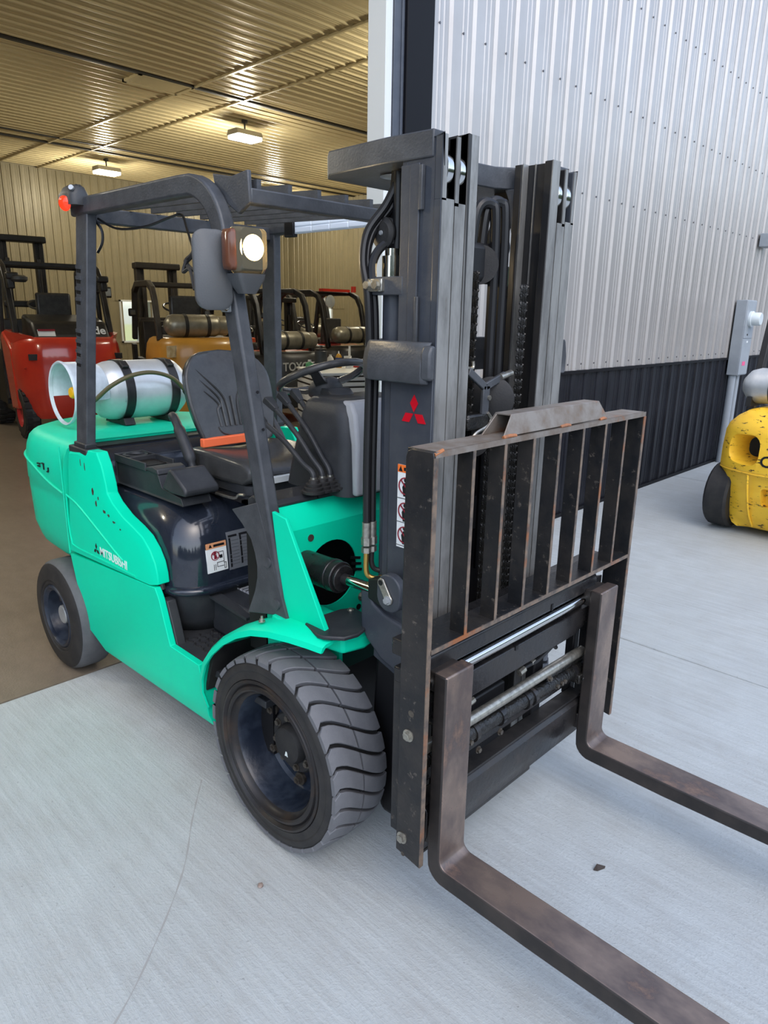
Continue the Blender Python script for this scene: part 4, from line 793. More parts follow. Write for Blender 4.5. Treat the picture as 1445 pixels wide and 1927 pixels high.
# top tie plate with hole recess, welded behind the rails
P = [(0.41, -0.333), (0.25, -0.342), (0.0, -0.328), (-0.055, -0.285), (-0.055, 0.285), (0.0, 0.328), (0.25, 0.342), (0.41, 0.333), (0.41, 0.285), (0.30, 0.235), (0.25, 0.16), (0.24, 0.06), (0.24, -0.06), (0.25, -0.16), (0.30, -0.235), (0.41, -0.285)]
TP = MB().prism(P, 'z', 2.196, 2.262).build('top_tie_plate', 'frame', MA, bevel=0.004)
MB().lathe([(0.0, 0.0), (0.045, 0.0), (0.052, 0.004)], (0.16, -0.20, 2.1955), (0, 0, -1), 24).build('tie_plate_boss', 'galv', TP)
for s in (-1, 1):
    MB().prism([(0.262, 2.196), (0.30, 2.196), (0.305, 2.08), (0.296, 2.06), (0.288, 2.12), (0.278, 2.165)], 'y', s*0.222, s*0.198).build('tie_gusset', 'frame', MA, bevel=0.003)
# mid cross member wrapping round the outer rails
def band(zs):
    secs = []
    for z, k in zs:
        out = [(0.405, 0.335), (0.432, 0.352-k), (0.440, 0.368-k), (0.425, 0.378-k), (0.225, 0.382-k), (0.175, 0.350-k), (0.135, 0.29), (0.125, 0.0)]
        inn = [(0.165, 0.0), (0.170, 0.27), (0.215, 0.335)]
        pts = [(x, -y, z) for x, y in out] + [(x, y, z) for x, y in out[-2::-1]] + [(x, y, z) for x, y in inn[::-1]] + [(x, -y, z) for x, y in inn[1:]]
        secs.append(pts)
    return secs
MB().loft(band([(1.617, 0.006), (1.630, 0.0), (1.672, 0.0), (1.700, 0.006), (1.722, 0.012), (1.730, 0.018)])).build('cross_member', 'frame', MA, bevel=0.003, smooth=30)
MB().loft([[(0.425, -0.345, z), (0.452, -0.345, z), (0.455, -0.372+k, z), (0.425, -0.378+k, z)] for z, k in ((1.628, 0.004), (1.64, 0), (1.70, 0), (1.722, 0.01))]).build('cross_member_end', 'frame', MA, bevel=0.006)
# bracket with bolted clamp below the top of the lift cylinder
for s in (-1, 1):
    MB().box(0.165, 0.315, s*0.336, s*0.300, 1.855, 1.905).build('hose_clamp_bar', 'frame', MA, bevel=0.003)
    cl = MB().box(0.172, 0.245, s*0.348, s*0.330, 1.864, 1.900).build('hose_clamp', 'zinc', MA, bevel=0.003)
    mb = MB(); hexbolt(mb, (0.192, s*0.348, 1.882), (0, s, 0), 0.012, 0.012); hexbolt(mb, (0.226, s*0.348, 1.882), (0, s, 0), 0.012, 0.012); mb.build('clamp_bolt', 'zinc', MA)
    lc = MB().cyl((0.235, s*0.278, 0.35), (0.235, s*0.278, 1.86), 0.037, 24).build('lift_cylinder', 'mast', MA)
    MB().cyl((0.215, s*0.270, 1.86), (0.215, s*0.270, 1.965), 0.032, 24).cyl((0.215, s*0.270, 1.965), (0.215, s*0.270, 1.985), 0.024, 20).build('cylinder_gland', 'chrome', MA)
    MB().tube(spline([(0.20, s*0.335, 1.88), (0.185, s*0.325, 1.94), (0.19, s*0.30, 1.985), (0.215, s*0.270, 2.005), (0.24, s*0.25, 1.99)], 6), 0.013, 8).build('top_hose', 'hose', MA)
    MB().cyl((0.225, s*0.262, 1.985), (0.225, s*0.262, 2.19), 0.016, 12).build('cylinder_rod', 'hose', MA)
    MB().box(0.285, 0.300, s*0.305, s*0.255, 1.90, 2.20).build('guide_strip', 'frame', MA, bevel=0.003)
    # dark hose sheave hanging under the tie plate
    sh = MB().loft([[(0.175+dx, s*0.262, z), (0.245+dx, s*0.262, z), (0.245+dx, s*0.236, z), (0.175+dx, s*0.236, z)] for z, dx in ((2.196, 0.02), (2.10, 0.01), (2.04, -0.01))]).build('sheave_bracket', 'black', MA)
    MB().lathe([(0.0, -0.004), (0.030, -0.004), (0.034, 0.0), (0.044, 0.002), (0.044, 0.008), (0.036, 0.014), (0.044, 0.020), (0.044, 0.026), (0, 0.026)], (0.190, s*0.292, 2.028), (0, -s, 0), 28).build('hose_sheave', 'rubber', MA)
    MB().cyl((0.190, s*0.297, 2.028), (0.190, s*0.2965, 2.028), 0.007, 12).cyl((0.190, s*0.300, 2.028), (0.190, s*0.29, 2.028), 0.006, 12).build('sheave_pin', 'galv', MA)
    for k, dy in enumerate((0.0, -0.024)):
        MB().tube(spline([(0.215, s*(0.262+dy), 2.16), (0.195, s*(0.285+dy), 2.10), (0.165, s*(0.325+dy*0.8), 2.03), (0.165, s*(0.343+dy*0.6), 1.95), (0.185, s*(0.343+dy), 1.86), (0.19, s*(0.338+dy), 1.72), (0.19, s*(0.338+dy), 1.60), (0.192, s*(0.345+dy), 1.35), (0.20, s*(0.352+dy), 1.15)], 6), 0.0125, 10).build('mast_hose', 'hose', MA)
        b = Vector((0.20, s*(0.352+dy), 1.15))
        MB().cyl(b+Vector((0, 0, 0.02)), b+Vector((0, 0, -0.03)), 0.0145, 12).cyl(b+Vector((0, 0, -0.03)), b+Vector((0, 0, -0.055)), 0.017, 6).cyl(b+Vector((0, 0, -0.062)), b+Vector((0, 0, -0.08)), 0.016, 6).build('hose_fitting', 'zinc', MA)
        MB().tube(spline([b+Vector((0, 0, -0.08)), b+Vector((0, 0, -0.12-0.02*(1-k))), b+Vector((0.008, -s*0.008, -0.142-0.02*(1-k))), b+Vector((0.03, -s*0.03, -0.147-0.02*(1-k))), b+Vector((0.07, -s*0.05, -0.135))], 6), 0.0085, 10).build('hydraulic_pipe', 'brass' if k == 0 else 'dark_steel', MA)
# logo and hazard label on the right outer rail
diamonds(0.088, MA, 'red_logo', Matrix.Translation((0.374, -0.3385, 1.531)) @ MS)
LBL = MB().box(0.318, 0.372, -0.3400, -0.3378, 1.118, 1.375).build('mast_label', 'label_white', MA)
MB().box(0.318, 0.372, -0.3406, -0.3395, 1.352, 1.375).build('label_header', 'label_orange', LBL)
mb = MB().prism([(0.322, 1.355), (0.338, 1.355), (0.330, 1.371)], 'y', -0.3412, -0.340).box(0.343, 0.367, -0.3412, -0.340, 1.358, 1.368)
for z in (1.272, 1.198, 1.124): mb.box(0.318, 0.372, -0.3410, -0.3398, z, z+0.0016)
for z in (1.310, 1.232, 1.160): mb.prism([(0.343, z-0.03), (0.352, z-0.03), (0.358, z+0.012), (0.346, z+0.012), (0.338, z-0.002)], 'y', -0.3410, -0.3398).cyl((0.351, -0.3410, z+0.02), (0.351, -0.3398, z+0.02), 0.007, 12)
mb.build('label_print', 'label_black', LBL)
mb = MB()
for z in (1.312, 1.235, 1.160):
    mb.lathe([(0.023, 0), (0.023, 0.0035), (0.0265, 0.0035), (0.0265, 0)], (0.350, -0.3390, z), (0, -1, 0), 28, closed_prof=True); mb.bar((0.332, -0.3420, z+0.018), (0.368, -0.3420, z-0.018), 0.0035, 0.002, (0, 1, 0))
mb.build('label_prohibition', 'label_red', LBL)
# lower hanger, tilt pin boss and tilt cylinder
for s in (-1, 1):
    MB().prism([(0.196, 0.95), (0.198, 0.825), (0.225, 0.785), (0.291, 0.735), (0.40, 0.70), (0.43, 0.86), (0.372, 0.882), (0.301, 0.895), (0.255, 0.918), (0.236, 0.955), (0.225, 0.968)], 'y', s*0.310, s*0.375).build('mast_hanger', 'mast', MA, bevel=0.010, seg=3)
    MB().prism([(0.236, 0.72), (0.42, 0.66), (0.43, 0.98), (0.25, 0.99)], 'y', s*0.300, s*0.352).build('hanger_pocket', 'mast', MA, bevel=0.004)
    MB().prism([(0.27, 0.14), (0.42, 0.14), (0.42, 0.72), (0.24, 0.78), (0.22, 0.40)], 'y', s*0.265, s*0.345).build('mast_foot', 'black', MA, bevel=0.02)
    bs = MB().prism(rrect(0.297, 0.395, 0.925, 1.045, 0.046, 6), 'y', s*0.372, s*0.402).build('tilt_pin_boss', 'mast', MA, bevel=0.004)
    MB().prism(arc(0.322, 1.015, 0.016, 60, 240, 8) + arc(0.352, 0.968, 0.016, 240, 420, 8), 'y', s*0.402, s*0.409).build('pin_lock', 'zinc', MA, bevel=0.002)
    mb = MB(); hexbolt(mb, (0.352, s*0.409, 0.968), (0, s, 0), 0.010, 0.012); mb.build('pin_bolt', 'galv', MA)
    MB().cyl((0.320, s*0.409, 1.016), (0.320, s*0.4096, 1.016), 0.009, 14).build('pin_hole', 'black', MA)
    MB().loft([[(0.240, s*0.345, 0.935), (0.240, s*0.385, 0.935), (0.240, s*0.385, 1.0), (0.240, s*0.345, 1.0)], [(0.31, s*0.335, 0.92), (0.31, s*0.39, 0.92), (0.31, s*0.39, 1.02), (0.31, s*0.335, 1.02)]]).build('rod_clevis', 'black', MA, bevel=0.006)
    tc = MB().cyl((-0.32, s*0.36, 0.945), (0.09, s*0.36, 0.955), 0.054, 28).cyl((0.045, s*0.36, 0.955), (0.06, s*0.36, 0.955), 0.0560, 28).cyl((0.09, s*0.36, 0.955), (0.104, s*0.36, 0.955), 0.045, 28).build('tilt_cylinder', 'carriage', F, bevel=0.003)
    MB().cyl((0.10, s*0.36, 0.955), (0.13, s*0.36, 0.956), 0.0185, 18).build('rod_seal', 'dark_steel', tc)
    MB().cyl((0.125, s*0.36, 0.956), (0.262, s*0.36, 0.960), 0.0180, 20).build('tilt_rod', 'chrome', tc)
# centre lift gear between the rails
mb = MB().cyl((0.30, -0.02, 0.45), (0.30, -0.02, 1.40), 0.048, 28).cyl((0.30, -0.02, 1.40), (0.30, -0.02, 1.43), 0.055, 28).build('centre_cylinder', 'carriage', MA)
MB().cyl((0.30, -0.02, 1.43), (0.30, -0.02, 1.62), 0.024, 20).build('centre_rod', 'chrome', MA)
MB().box(0.262, 0.268, -0.185, 0.185, 0.55, 1.36).build('dark_backing', 'black', MA)  # black sheet added so the gap between the rails reads dark
MB().box(0.26, 0.30, -0.30, 0.30, 0.42, 0.62).box(0.26, 0.30, -0.30, 0.30, 1.08, 1.20).build('lower_cross_tie', 'dark_steel', MA, bevel=0.004)
def sheave(c, r, w, name='chain_sheave'):
    return MB().lathe([(0.02, 0), (r*0.78, 0), (r*0.82, w*0.2), (r*0.97, w*0.15), (r, 0), (r, w*0.14), (r*0.86, w*0.35), (r*0.86, w*0.65), (r, w*0.86), (r, w), (0.02, w)], c, (0, 1, 0), 40).build(name, 'rubber', MA)
sh = MB().lathe([(0.0, -0.006), (0.045, -0.006), (0.048, 0), (0.066, 0), (0.072, 0.004), (0.062, 0.012), (0.072, 0.02), (0.066, 0.024), (0.0, 0.03)], (0.375, 0.035, 1.545), (0.55, -0.83, 0), 40).build('lower_sheave', 'rubber', MA)
MB().lathe([(0.0, -0.006), (0.05, -0.004), (0.055, 0.01), (0.055, 0.024), (0.0, 0.03)], (0.355, -0.03, 1.42), (0.55, -0.83, 0), 40).build('lower_sheave', 'rubber', MA)
MB().lathe([(0.0, -0.008), (0.034, -0.006), (0.038, 0.0), (0.058, 0.002), (0.058, 0.03), (0, 0.03)], (0.30, 0.035, 1.955), (0.6, -0.8, 0), 32).build('upper_sheave', 'rubber', MA)
MB().box(0.27, 0.33, -0.06, 0.13, 1.90, 2.02).build('upper_yoke', 'black', MA, bevel=0.02)
yb = MB()
yb.bar((0.402, -0.040, 1.505), (0.402, -0.038, 1.595), 0.034, 0.012, (1, 0, 0)).bar((0.402, -0.040, 1.588), (0.402, -0.130, 1.642), 0.024, 0.012, (1, 0, 0)).bar((0.402, -0.042, 1.590), (0.402, 0.060, 1.622), 0.024, 0.012, (1, 0, 0))
YB = yb.build('hose_guide', 'frame', MA, bevel=0.003)
MB().cyl((0.405, 0.030, 1.616), (0.398, 0.100, 1.626), 0.011, 14).cyl((0.412, -0.026, 1.556), (0.402, -0.026, 1.556), 0.008, 10).build('guide_roller', 'zinc', MA)
MB().tube(spline([(0.40, -0.145, 1.68), (0.40, -0.14, 1.655), (0.395, -0.10, 1.65), (0.395, -0.10, 1.67)], 4), 0.005, 6).tube(spline([(0.41, -0.115, 1.40), (0.41, -0.105, 1.435), (0.41, -0.085, 1.452), (0.41, -0.03, 1.468), (0.41, -0.012, 1.49), (0.41, -0.03, 1.51)], 5), 0.005, 6).build('retaining_wire', 'zinc', MA)
MB().box(0.36, 0.41, -0.13, -0.02, 1.46, 1.51).build('valve_block', 'grease', MA, bevel=0.008)
for y, z0 in ((0.045, 2.13), (0.095, 2.14)):
    MB().tube(spline([(0.30, y-0.06, z0-0.16), (0.31, y-0.05, z0-0.02), (0.325, y, z0), (0.335, y+0.012, z0-0.06), (0.335, y+0.016, 1.7), (0.335, y+0.02, 1.3), (0.335, y+0.02, 0.95)], 6), 0.0165, 10).build('free_lift_hose', 'hose', MA)
MB().cyl((0.30, 0.12, 1.35), (0.30, 0.12, 2.05), 0.020, 12).build('inner_hose', 'rubber', MA)
# leaf chains: links as sub-parts share one mesh
lk = MB()
for k, dx in ((0, -0.008), (1, 0.0), (2, 0.008)):
    lk.prism(arc(0, 0.010, 0.0085, 0, 180, 5) + arc(0, -0.010, 0.0085, 180, 360, 5), 'x', dx-0.003, dx+0.003)
lk.cyl((-0.014, 0, 0.010), (0.014, 0, 0.010), 0.0045, 8); lk = lk.mesh('chain_link', 'grease')
for y, x, z0, z1 in ((0.02, 0.385, 0.80, 1.44), (0.165, 0.385, 0.83, 1.90), (-0.065, 0.36, 1.40, 1.93)):
    z = z0; k = 0
    while z < z1:
        inst('chain_link', lk, MA, (x, y, z), (0, 0, 0.5 if k % 2 else 0.35)); z += 0.0245; k += 1

# ------------------------------------------------------------------ carriage, forks and load backrest
ca = MB()
ca.prism([(0.535, 0.845), (0.535, 0.905), (0.592, 0.905), (0.600, 0.897), (0.600, 0.852), (0.594, 0.845)], 'y', -0.50, 0.44)
ca.box(0.52, 0.565, -0.50, 0.42, 0.79, 0.86)
CA = ca.build('carriage', 'carriage', F, bevel=0.004)
MB().box(0.50, 0.575, -0.545, 0.560, 0.896, 0.944).build('backrest_mount', 'carriage', CA, bevel=0.003)
MB().cyl((0.592, -0.50, 0.822), (0.592, 0.42, 0.822), 0.018, 20).build('side_shift_shaft', 'chrome', CA)
MB().prism([(-0.50, 0.698), (0.315, 0.698), (0.400, 0.725), (0.405, 0.786), (-0.50, 0.786)], 'x', 0.565, 0.600).build('upper_carriage_plate', 'carriage', CA, bevel=0.004)
MB().box(0.598, 0.603, -0.075, -0.060, 0.774, 0.79).box(0.598, 0.603, 0.13, 0.14, 0.85, 0.872).build('plate_notch', 'black', CA)
MB().cyl((0.590, -0.50, 0.612), (0.590, 0.40, 0.605), 0.018, 20).build('hydraulic_rod', 'zinc', CA)
MB().cyl((0.585, -0.50, 0.565), (0.585, 0.42, 0.535), 0.026, 20).build('side_shift_cylinder', 'grease', CA)
MB().cyl((0.575, 0.15, 0.585), (0.575, 0.42, 0.575), 0.022, 18).build('hydraulic_sleeve', 'grease', CA)
for y in (-0.33, -0.27, -0.13, 0.02, 0.06, 0.33):
    MB().cyl((0.585, y, 0.563-(y+0.5)*0.0326), (0.585, y+0.018, 0.563-(y+0.5)*0.0326), 0.031, 16).build('clamp_ring', 'carriage', CA)
MB().box(0.545, 0.575, -0.50, 0.44, 0.475, 0.520).build('middle_rail_bar', 'carriage', CA, bevel=0.006)
MB().box(0.52, 0.556, -0.42, -0.05, 0.40, 0.64).box(0.52, 0.556, 0.13, 0.19, 0.40, 0.72).box(0.52, 0.556, 0.40, 0.44, 0.40, 0.72).build('carriage_back_plate', 'black', CA, bevel=0.006)
MB().prism([(0.545, 0.43), (0.600, 0.42), (0.612, 0.405), (0.612, 0.325), (0.604, 0.300), (0.600, 0.268), (0.545, 0.262)], 'y', -0.50, 0.41).build('lower_carriage_plate', 'carriage', CA, bevel=0.004)
MB().box(0.560, 0.600, -0.50, 0.08, 0.256, 0.270).build('lower_lip', 'carriage', CA, bevel=0.003)
MB().box(0.556, 0.606, -0.50, 0.41, 0.428, 0.436).build('plate_top_edge', 'dark_steel', CA)
MB().tube(spline([(0.57, 0.02, 0.66), (0.575, 0.06, 0.665), (0.58, 0.10, 0.668), (0.585, 0.15, 0.685), (0.58, 0.20, 0.690), (0.57, 0.24, 0.665)], 5), 0.008, 8).build('carriage_hose', 'hose', CA)
mb = MB(); mb.cyl((0.575, 0.0, 0.655), (0.575, 0.03, 0.660), 0.012, 8).cyl((0.575, 0.07, 0.667), (0.575, 0.09, 0.668), 0.010, 6).cyl((0.575, -0.29, 0.655), (0.575, -0.25, 0.66), 0.011, 8); mb.build('carriage_fitting', 'zinc', CA)
mb = MB()
for y, z in ((-0.335, 0.545), (-0.30, 0.548), (-0.33, 0.49), (-0.255, 0.50), (-0.14, 0.512), (0.205, 0.54), (0.235, 0.54), (0.255, 0.54), (0.15, 0.59)): hexbolt(mb, (0.606, y, z), (1, 0, 0), 0.0085, 0.01)
mb.build('carriage_bolt', 'bolt_dark', CA)
MB().box(0.590, 0.625, 0.335, 0.395, 0.50, 0.535).cyl((0.625, 0.36, 0.516), (0.632, 0.36, 0.516), 0.008, 10).cyl((0.625, 0.385, 0.522), (0.632, 0.385, 0.522), 0.007, 10).build('end_block', 'grease', CA, bevel=0.005)
MB().prism([(0.512, 0.33), (0.560, 0.33), (0.560, 0.855), (0.512, 0.835)], 'y', -0.548, -0.500).prism([(0.512, 0.33), (0.560, 0.33), (0.560, 0.855), (0.512, 0.835)], 'y', 0.52, 0.565).build('carriage_side_plate', 'backrest', CA, bevel=0.003)
MB().box(0.515, 0.545, -0.552, -0.50, 0.82, 0.865).build('carriage_lug', 'carriage', CA, bevel=0.004)
MB().box(0.555, 0.585, 0.305, 0.385, 0.946, 0.9475).build('serial_tag', 'silver_tag', CA)
# forks: L-shaped blades
def fork(y0, y1, label):
    t = 0.046; r = 0.03; x1 = 0.667; zt = 0.25; L = 1.80
    out = [(x1-t, 0.866), (x1, 0.866)] + [(x1, zt+r)] + [(x1 + r - r*math.cos(math.radians(a)), zt + r - r*math.sin(math.radians(a))) for a in range(15, 91, 15)] + [(L-0.28, zt-0.002), (L, zt-0.030), (L, zt-0.042), (x1+0.3, zt-0.058), (x1+0.03, zt-0.056)] + [(x1+0.015-0.06*math.sin(math.radians(a)), zt+0.004-0.06*math.cos(math.radians(a))) for a in range(10, 90, 16)] + [(x1-t, zt+0.03)]
    mb = MB().prism(out, 'y', y0, y1, 1, 0)
    f = mb.build('fork', ['fork', 'fork_side'], F, bevel=0.006, seg=3, smooth=40)
    MB().box(x1-t-0.03, x1-t, y0+0.01, y1-0.01, 0.80, 0.862).box(x1-t-0.02, x1-t, y0+0.01, y1-0.01, 0.30, 0.36).build('fork_hook', 'fork_side', f, bevel=0.004)
    return f
fork(-0.505, -0.383, ''); fork(0.357, 0.483, '')
# load backrest: plates, bars, top rail
X0, X1 = 0.553, 0.645
LB = None
def tagd_plate(name, x0, x1, y0, y1, z0, z1, parent, bev=0.0):
    mb = MB().box(x0, x1-0.002, y0, y1, z0, z1).box(x1-0.002, x1, y0, y1, z0, z1, 1)
    return mb.build(name, ['backrest', 'worn_edge'], parent, bevel=bev)
LB = MB().prism([(X0, 0.29), (X1, 0.275), (X1, 1.470), (X1-0.003, 1.484), (X0+0.020, 1.484), (X0+0.006, 1.478), (X0, 1.462)], 'y', -0.566, -0.550).build('load_backrest', 'backrest', F, bevel=0.002)
MB().box(X1-0.0015, X1+0.0008, -0.566, -0.550, 0.277, 1.470).build('plate_edge', 'worn_edge', LB)
MB().prism([(X0, 0.29), (X1, 0.275), (X1, 1.474), (X1-0.003, 1.484), (X0+0.020, 1.484), (X0, 1.470)], 'y', 0.580, 0.596).build('side_plate', 'backrest', LB, bevel=0.002)
MB().box(X1-0.0015, X1+0.0008, 0.580, 0.596, 0.277, 1.470).build('plate_edge', 'worn_edge', LB)
MB().box(X0, X1-0.001, -0.560, 0.590, 1.470, 1.485).build('top_bar', 'backrest', LB, bevel=0.002)
MB().box(X0+0.004, X1-0.004, -0.555, 0.585, 1.4846, 1.4862).box(X1-0.0015, X1+0.0008, -0.560, 0.592, 1.470, 1.4855).build('top_bar_edge', 'rusty', LB)
MB().box(X0, X1-0.001, -0.552, 0.582, 0.943, 0.956).build('lower_bar', 'backrest', LB, bevel=0.002)
MB().box(X1-0.0015, X1+0.0008, -0.552, 0.582, 0.943, 0.956).build('lower_bar_edge', 'worn_edge', LB)
for y in (-0.405, -0.265, -0.124, 0.017, 0.158, 0.303, 0.447):
    b = MB().box(X1-0.050, X1-0.001, y-0.006, y+0.006, 0.955, 1.471).build('backrest_bar', 'backrest', LB)
    MB().box(X1-0.0015, X1+0.0006, y-0.006, y+0.006, 0.956, 1.470).build('bar_edge', 'worn_edge', LB)
AN = []
MB().loft([[(x, y + k*dy, z) for x, z, k in ((X0+0.012, 1.486, 0), (X0+0.018, 1.545, 1), (X1-0.020, 1.545, 1), (X1-0.004, 1.490, 0), (X1-0.008, 1.488, 0), (X1-0.024, 1.540, 1), (X0+0.023, 1.540, 1), (X0+0.017, 1.486, 0))] for y, dy in ((-0.275, 0.055), (0.315, -0.04))]).build('top_rail', 'rusty', LB, bevel=0.0015)
mb = MB()
for y0, y1 in ((-0.275, -0.215), (0.02, 0.075), (0.26, 0.30)): mb.tube(spline([(X1-0.005, y0, 1.488), (X1-0.002, (y0+y1)/2, 1.491), (X1-0.005, y1, 1.488)], 4), 0.005, 8)
mb.tube([(X1-0.003, -0.562, 1.478), (X1-0.003, -0.53, 1.486)], 0.005, 8).build('weld_bead', 'weld', LB)
mb = MB(); hexbolt(mb, (0.590, -0.566, 0.686), (0, -1, 0), 0.0125, 0.012); hexbolt(mb, (0.577, -0.566, 0.342), (0, -1, 0), 0.0125, 0.012); mb.build('backrest_bolt', 'zinc', LB)
MB().cyl((0.597, -0.5665, 0.756), (0.597, -0.5655, 0.756), 0.010, 16).cyl((0.581, -0.5665, 0.287), (0.581, -0.5655, 0.287), 0.007, 16).build('bolt_hole', 'bolt_dark', LB)

# ------------------------------------------------------------------ gas cylinder on the counterweight
GT = empty('gas_cylinder', (-2.0, 0, 1.222)); tag(GT, 'silver propane cylinder with dark straps lying on the green forklift', 'gas cylinder')
zc = 0.160; R = 0.157
MB().lathe([(0.0, -0.235), (0.06, -0.232), (0.11, -0.215), (0.140, -0.185), (0.153, -0.150), (R, -0.115), (R, 0.20), (0.150, 0.235), (0.125, 0.265), (0.07, 0.283), (0, 0.287)], (0, 0.0, zc), (0, 1, 0), 44).build('tank_shell', 'tank', GT, smooth=60)
MB().lathe([(0.135, -0.195), (0.146, -0.22), (0.152, -0.25), (0.152, -0.375), (0.157, -0.383), (0.162, -0.378), (0.157, -0.37), (0.157, -0.25), (0.151, -0.22), (0.140, -0.195)], (0, 0, zc), (0, 1, 0), 36, closed_prof=True, a0=-1.75, a1=1.75).lathe([(0.150, -0.372), (0.152, -0.385), (0.160, -0.388), (0.165, -0.380), (0.160, -0.368)], (0, 0, zc), (0, 1, 0), 44, closed_prof=True).build('collar', 'tank_paint', GT, smooth=60)
MB().lathe([(R+0.001, -0.105), (R+0.005, -0.10), (R+0.005, -0.09), (R+0.001, -0.085)], (0, 0, zc), (0, 1, 0), 44).build('tank_seam', 'tank', GT)
for y in (-0.085, 0.175):
    st = MB().lathe([(R+0.001, y-0.024), (R+0.006, y-0.024), (R+0.006, y+0.024), (R+0.001, y+0.024)], (0, 0, zc), (0, 1, 0), 44, closed_prof=True).build('strap', 'dark_steel', GT)
    MB().obox((0.095, y, zc+0.140), (0.05, 0.036, 0.018), (0, 0.6, 0)).build('strap_buckle', 'dark_steel', GT, bevel=0.004)
    MB().prism([(-0.12, -0.018), (0.12, -0.018), (0.10, 0.020), (0.05, 0.006), (-0.05, 0.006), (-0.10, 0.020)], 'y', y-0.03, y+0.03).build('cradle', 'dark_steel', GT, bevel=0.004)
vv = MB().cyl((0.0, -0.235, zc), (0.0, -0.29, zc), 0.024, 16).cyl((0, -0.27, zc-0.03), (0, -0.27, zc+0.03), 0.012, 12).build('valve', 'brass', GT)
MB().lathe([(0, 0.03), (0.024, 0.028), (0.030, 0.018), (0.030, 0.004), (0.022, 0.0)], (0.0, -0.315, zc), (0, -1, 0), 16).build('valve_knob', 'yellow_knob', GT, bevel=0.002)
MB().obox((-0.05, -0.25, zc+0.045), (0.11, 0.006, 0.075), (0, 0, 0.0)).build('valve_guard_plate', 'tank_paint', GT)
hs = MB().tube(spline([(0.06, -0.29, zc-0.06), (0.14, -0.28, zc-0.03), (0.21, -0.22, zc+0.045), (0.24, -0.12, zc+0.095), (0.235, 0.0, zc+0.105), (0.215, 0.12, zc+0.07), (0.20, 0.20, zc+0.0), (0.19, 0.24, zc-0.06), (0.17, 0.26, zc-0.13)], 7), 0.011, 10).build('fuel_hose', 'hose_tan', GT, smooth=60)
MB().cyl((0.196, 0.205, zc-0.005), (0.19, 0.235, zc-0.05), 0.015, 12).build('hose_sleeve', 'hose', GT)
# ------------------------------------------------------------------ parked forklifts behind
mat('lift_red', (0.50, 0.035, 0.018, 1), 0.22, col2=(0.44, 0.03, 0.018, 1), nscale=4, coat=0.5)
mat('lift_orange', (0.52, 0.25, 0.035, 1), 0.35, col2=(0.46, 0.22, 0.03, 1), nscale=4, coat=0.2)
mat('lift_toy', (0.50, 0.075, 0.02, 1), 0.35, col2=(0.42, 0.06, 0.02, 1), nscale=4)
mat('lift_grey', (0.030, 0.031, 0.032, 1), 0.45, col2=(0.045, 0.045, 0.045, 1), nscale=7)
mat('lift_dark', (0.013, 0.013, 0.014, 1), 0.40, col2=(0.022, 0.021, 0.02, 1), nscale=9)
mat('lift_brown', (0.030, 0.024, 0.017, 1), 0.55, col2=(0.045, 0.035, 0.024, 1), nscale=7)
mat('tank_dull', (0.30, 0.28, 0.22, 1), 0.38, metal=0.6, col2=(0.22, 0.205, 0.16, 1), nscale=7)
mat('lamp_glass', (0.8, 0.85, 0.85, 1), 0.12, metal=0.6)
mat('red_rim', (0.35, 0.02, 0.02, 1), 0.4)
mat('cream_patch', (0.50, 0.42, 0.26, 1), 0.5, col2=(0.38, 0.28, 0.14, 1), nscale=12)
mat('silver_letter', (0.55, 0.56, 0.55, 1), 0.3, metal=0.4)
def tyre_mesh(R, Wd, m='rubber', lug=True, rimc='rim'):
    mb = MB().lathe([(R*0.55, 0), (R*0.9, 0.0), (R-0.01, 0.02), (R-0.012, Wd-0.02), (R*0.9, Wd), (R*0.58, Wd), (R*0.55, Wd-0.02), (R*0.5, Wd-0.05), (0.0, Wd-0.06)], (0, 0, 0), (0, -1, 0), 28)
    if lug:
        for k in range(22):
            q = 2*PI*k/22
            for s, t in ((0, 0.02), (1, Wd*0.5)):
                c = Vector((math.sin(q+0.07*s)*(R-0.006), -(t+Wd*0.24), math.cos(q+0.07*s)*(R-0.006))); mb.obox(c, (R*0.17, Wd*0.44, 0.022), (0, q+0.07*s, 0.18 if s else -0.18))
    return mb.mesh('wheel', m)
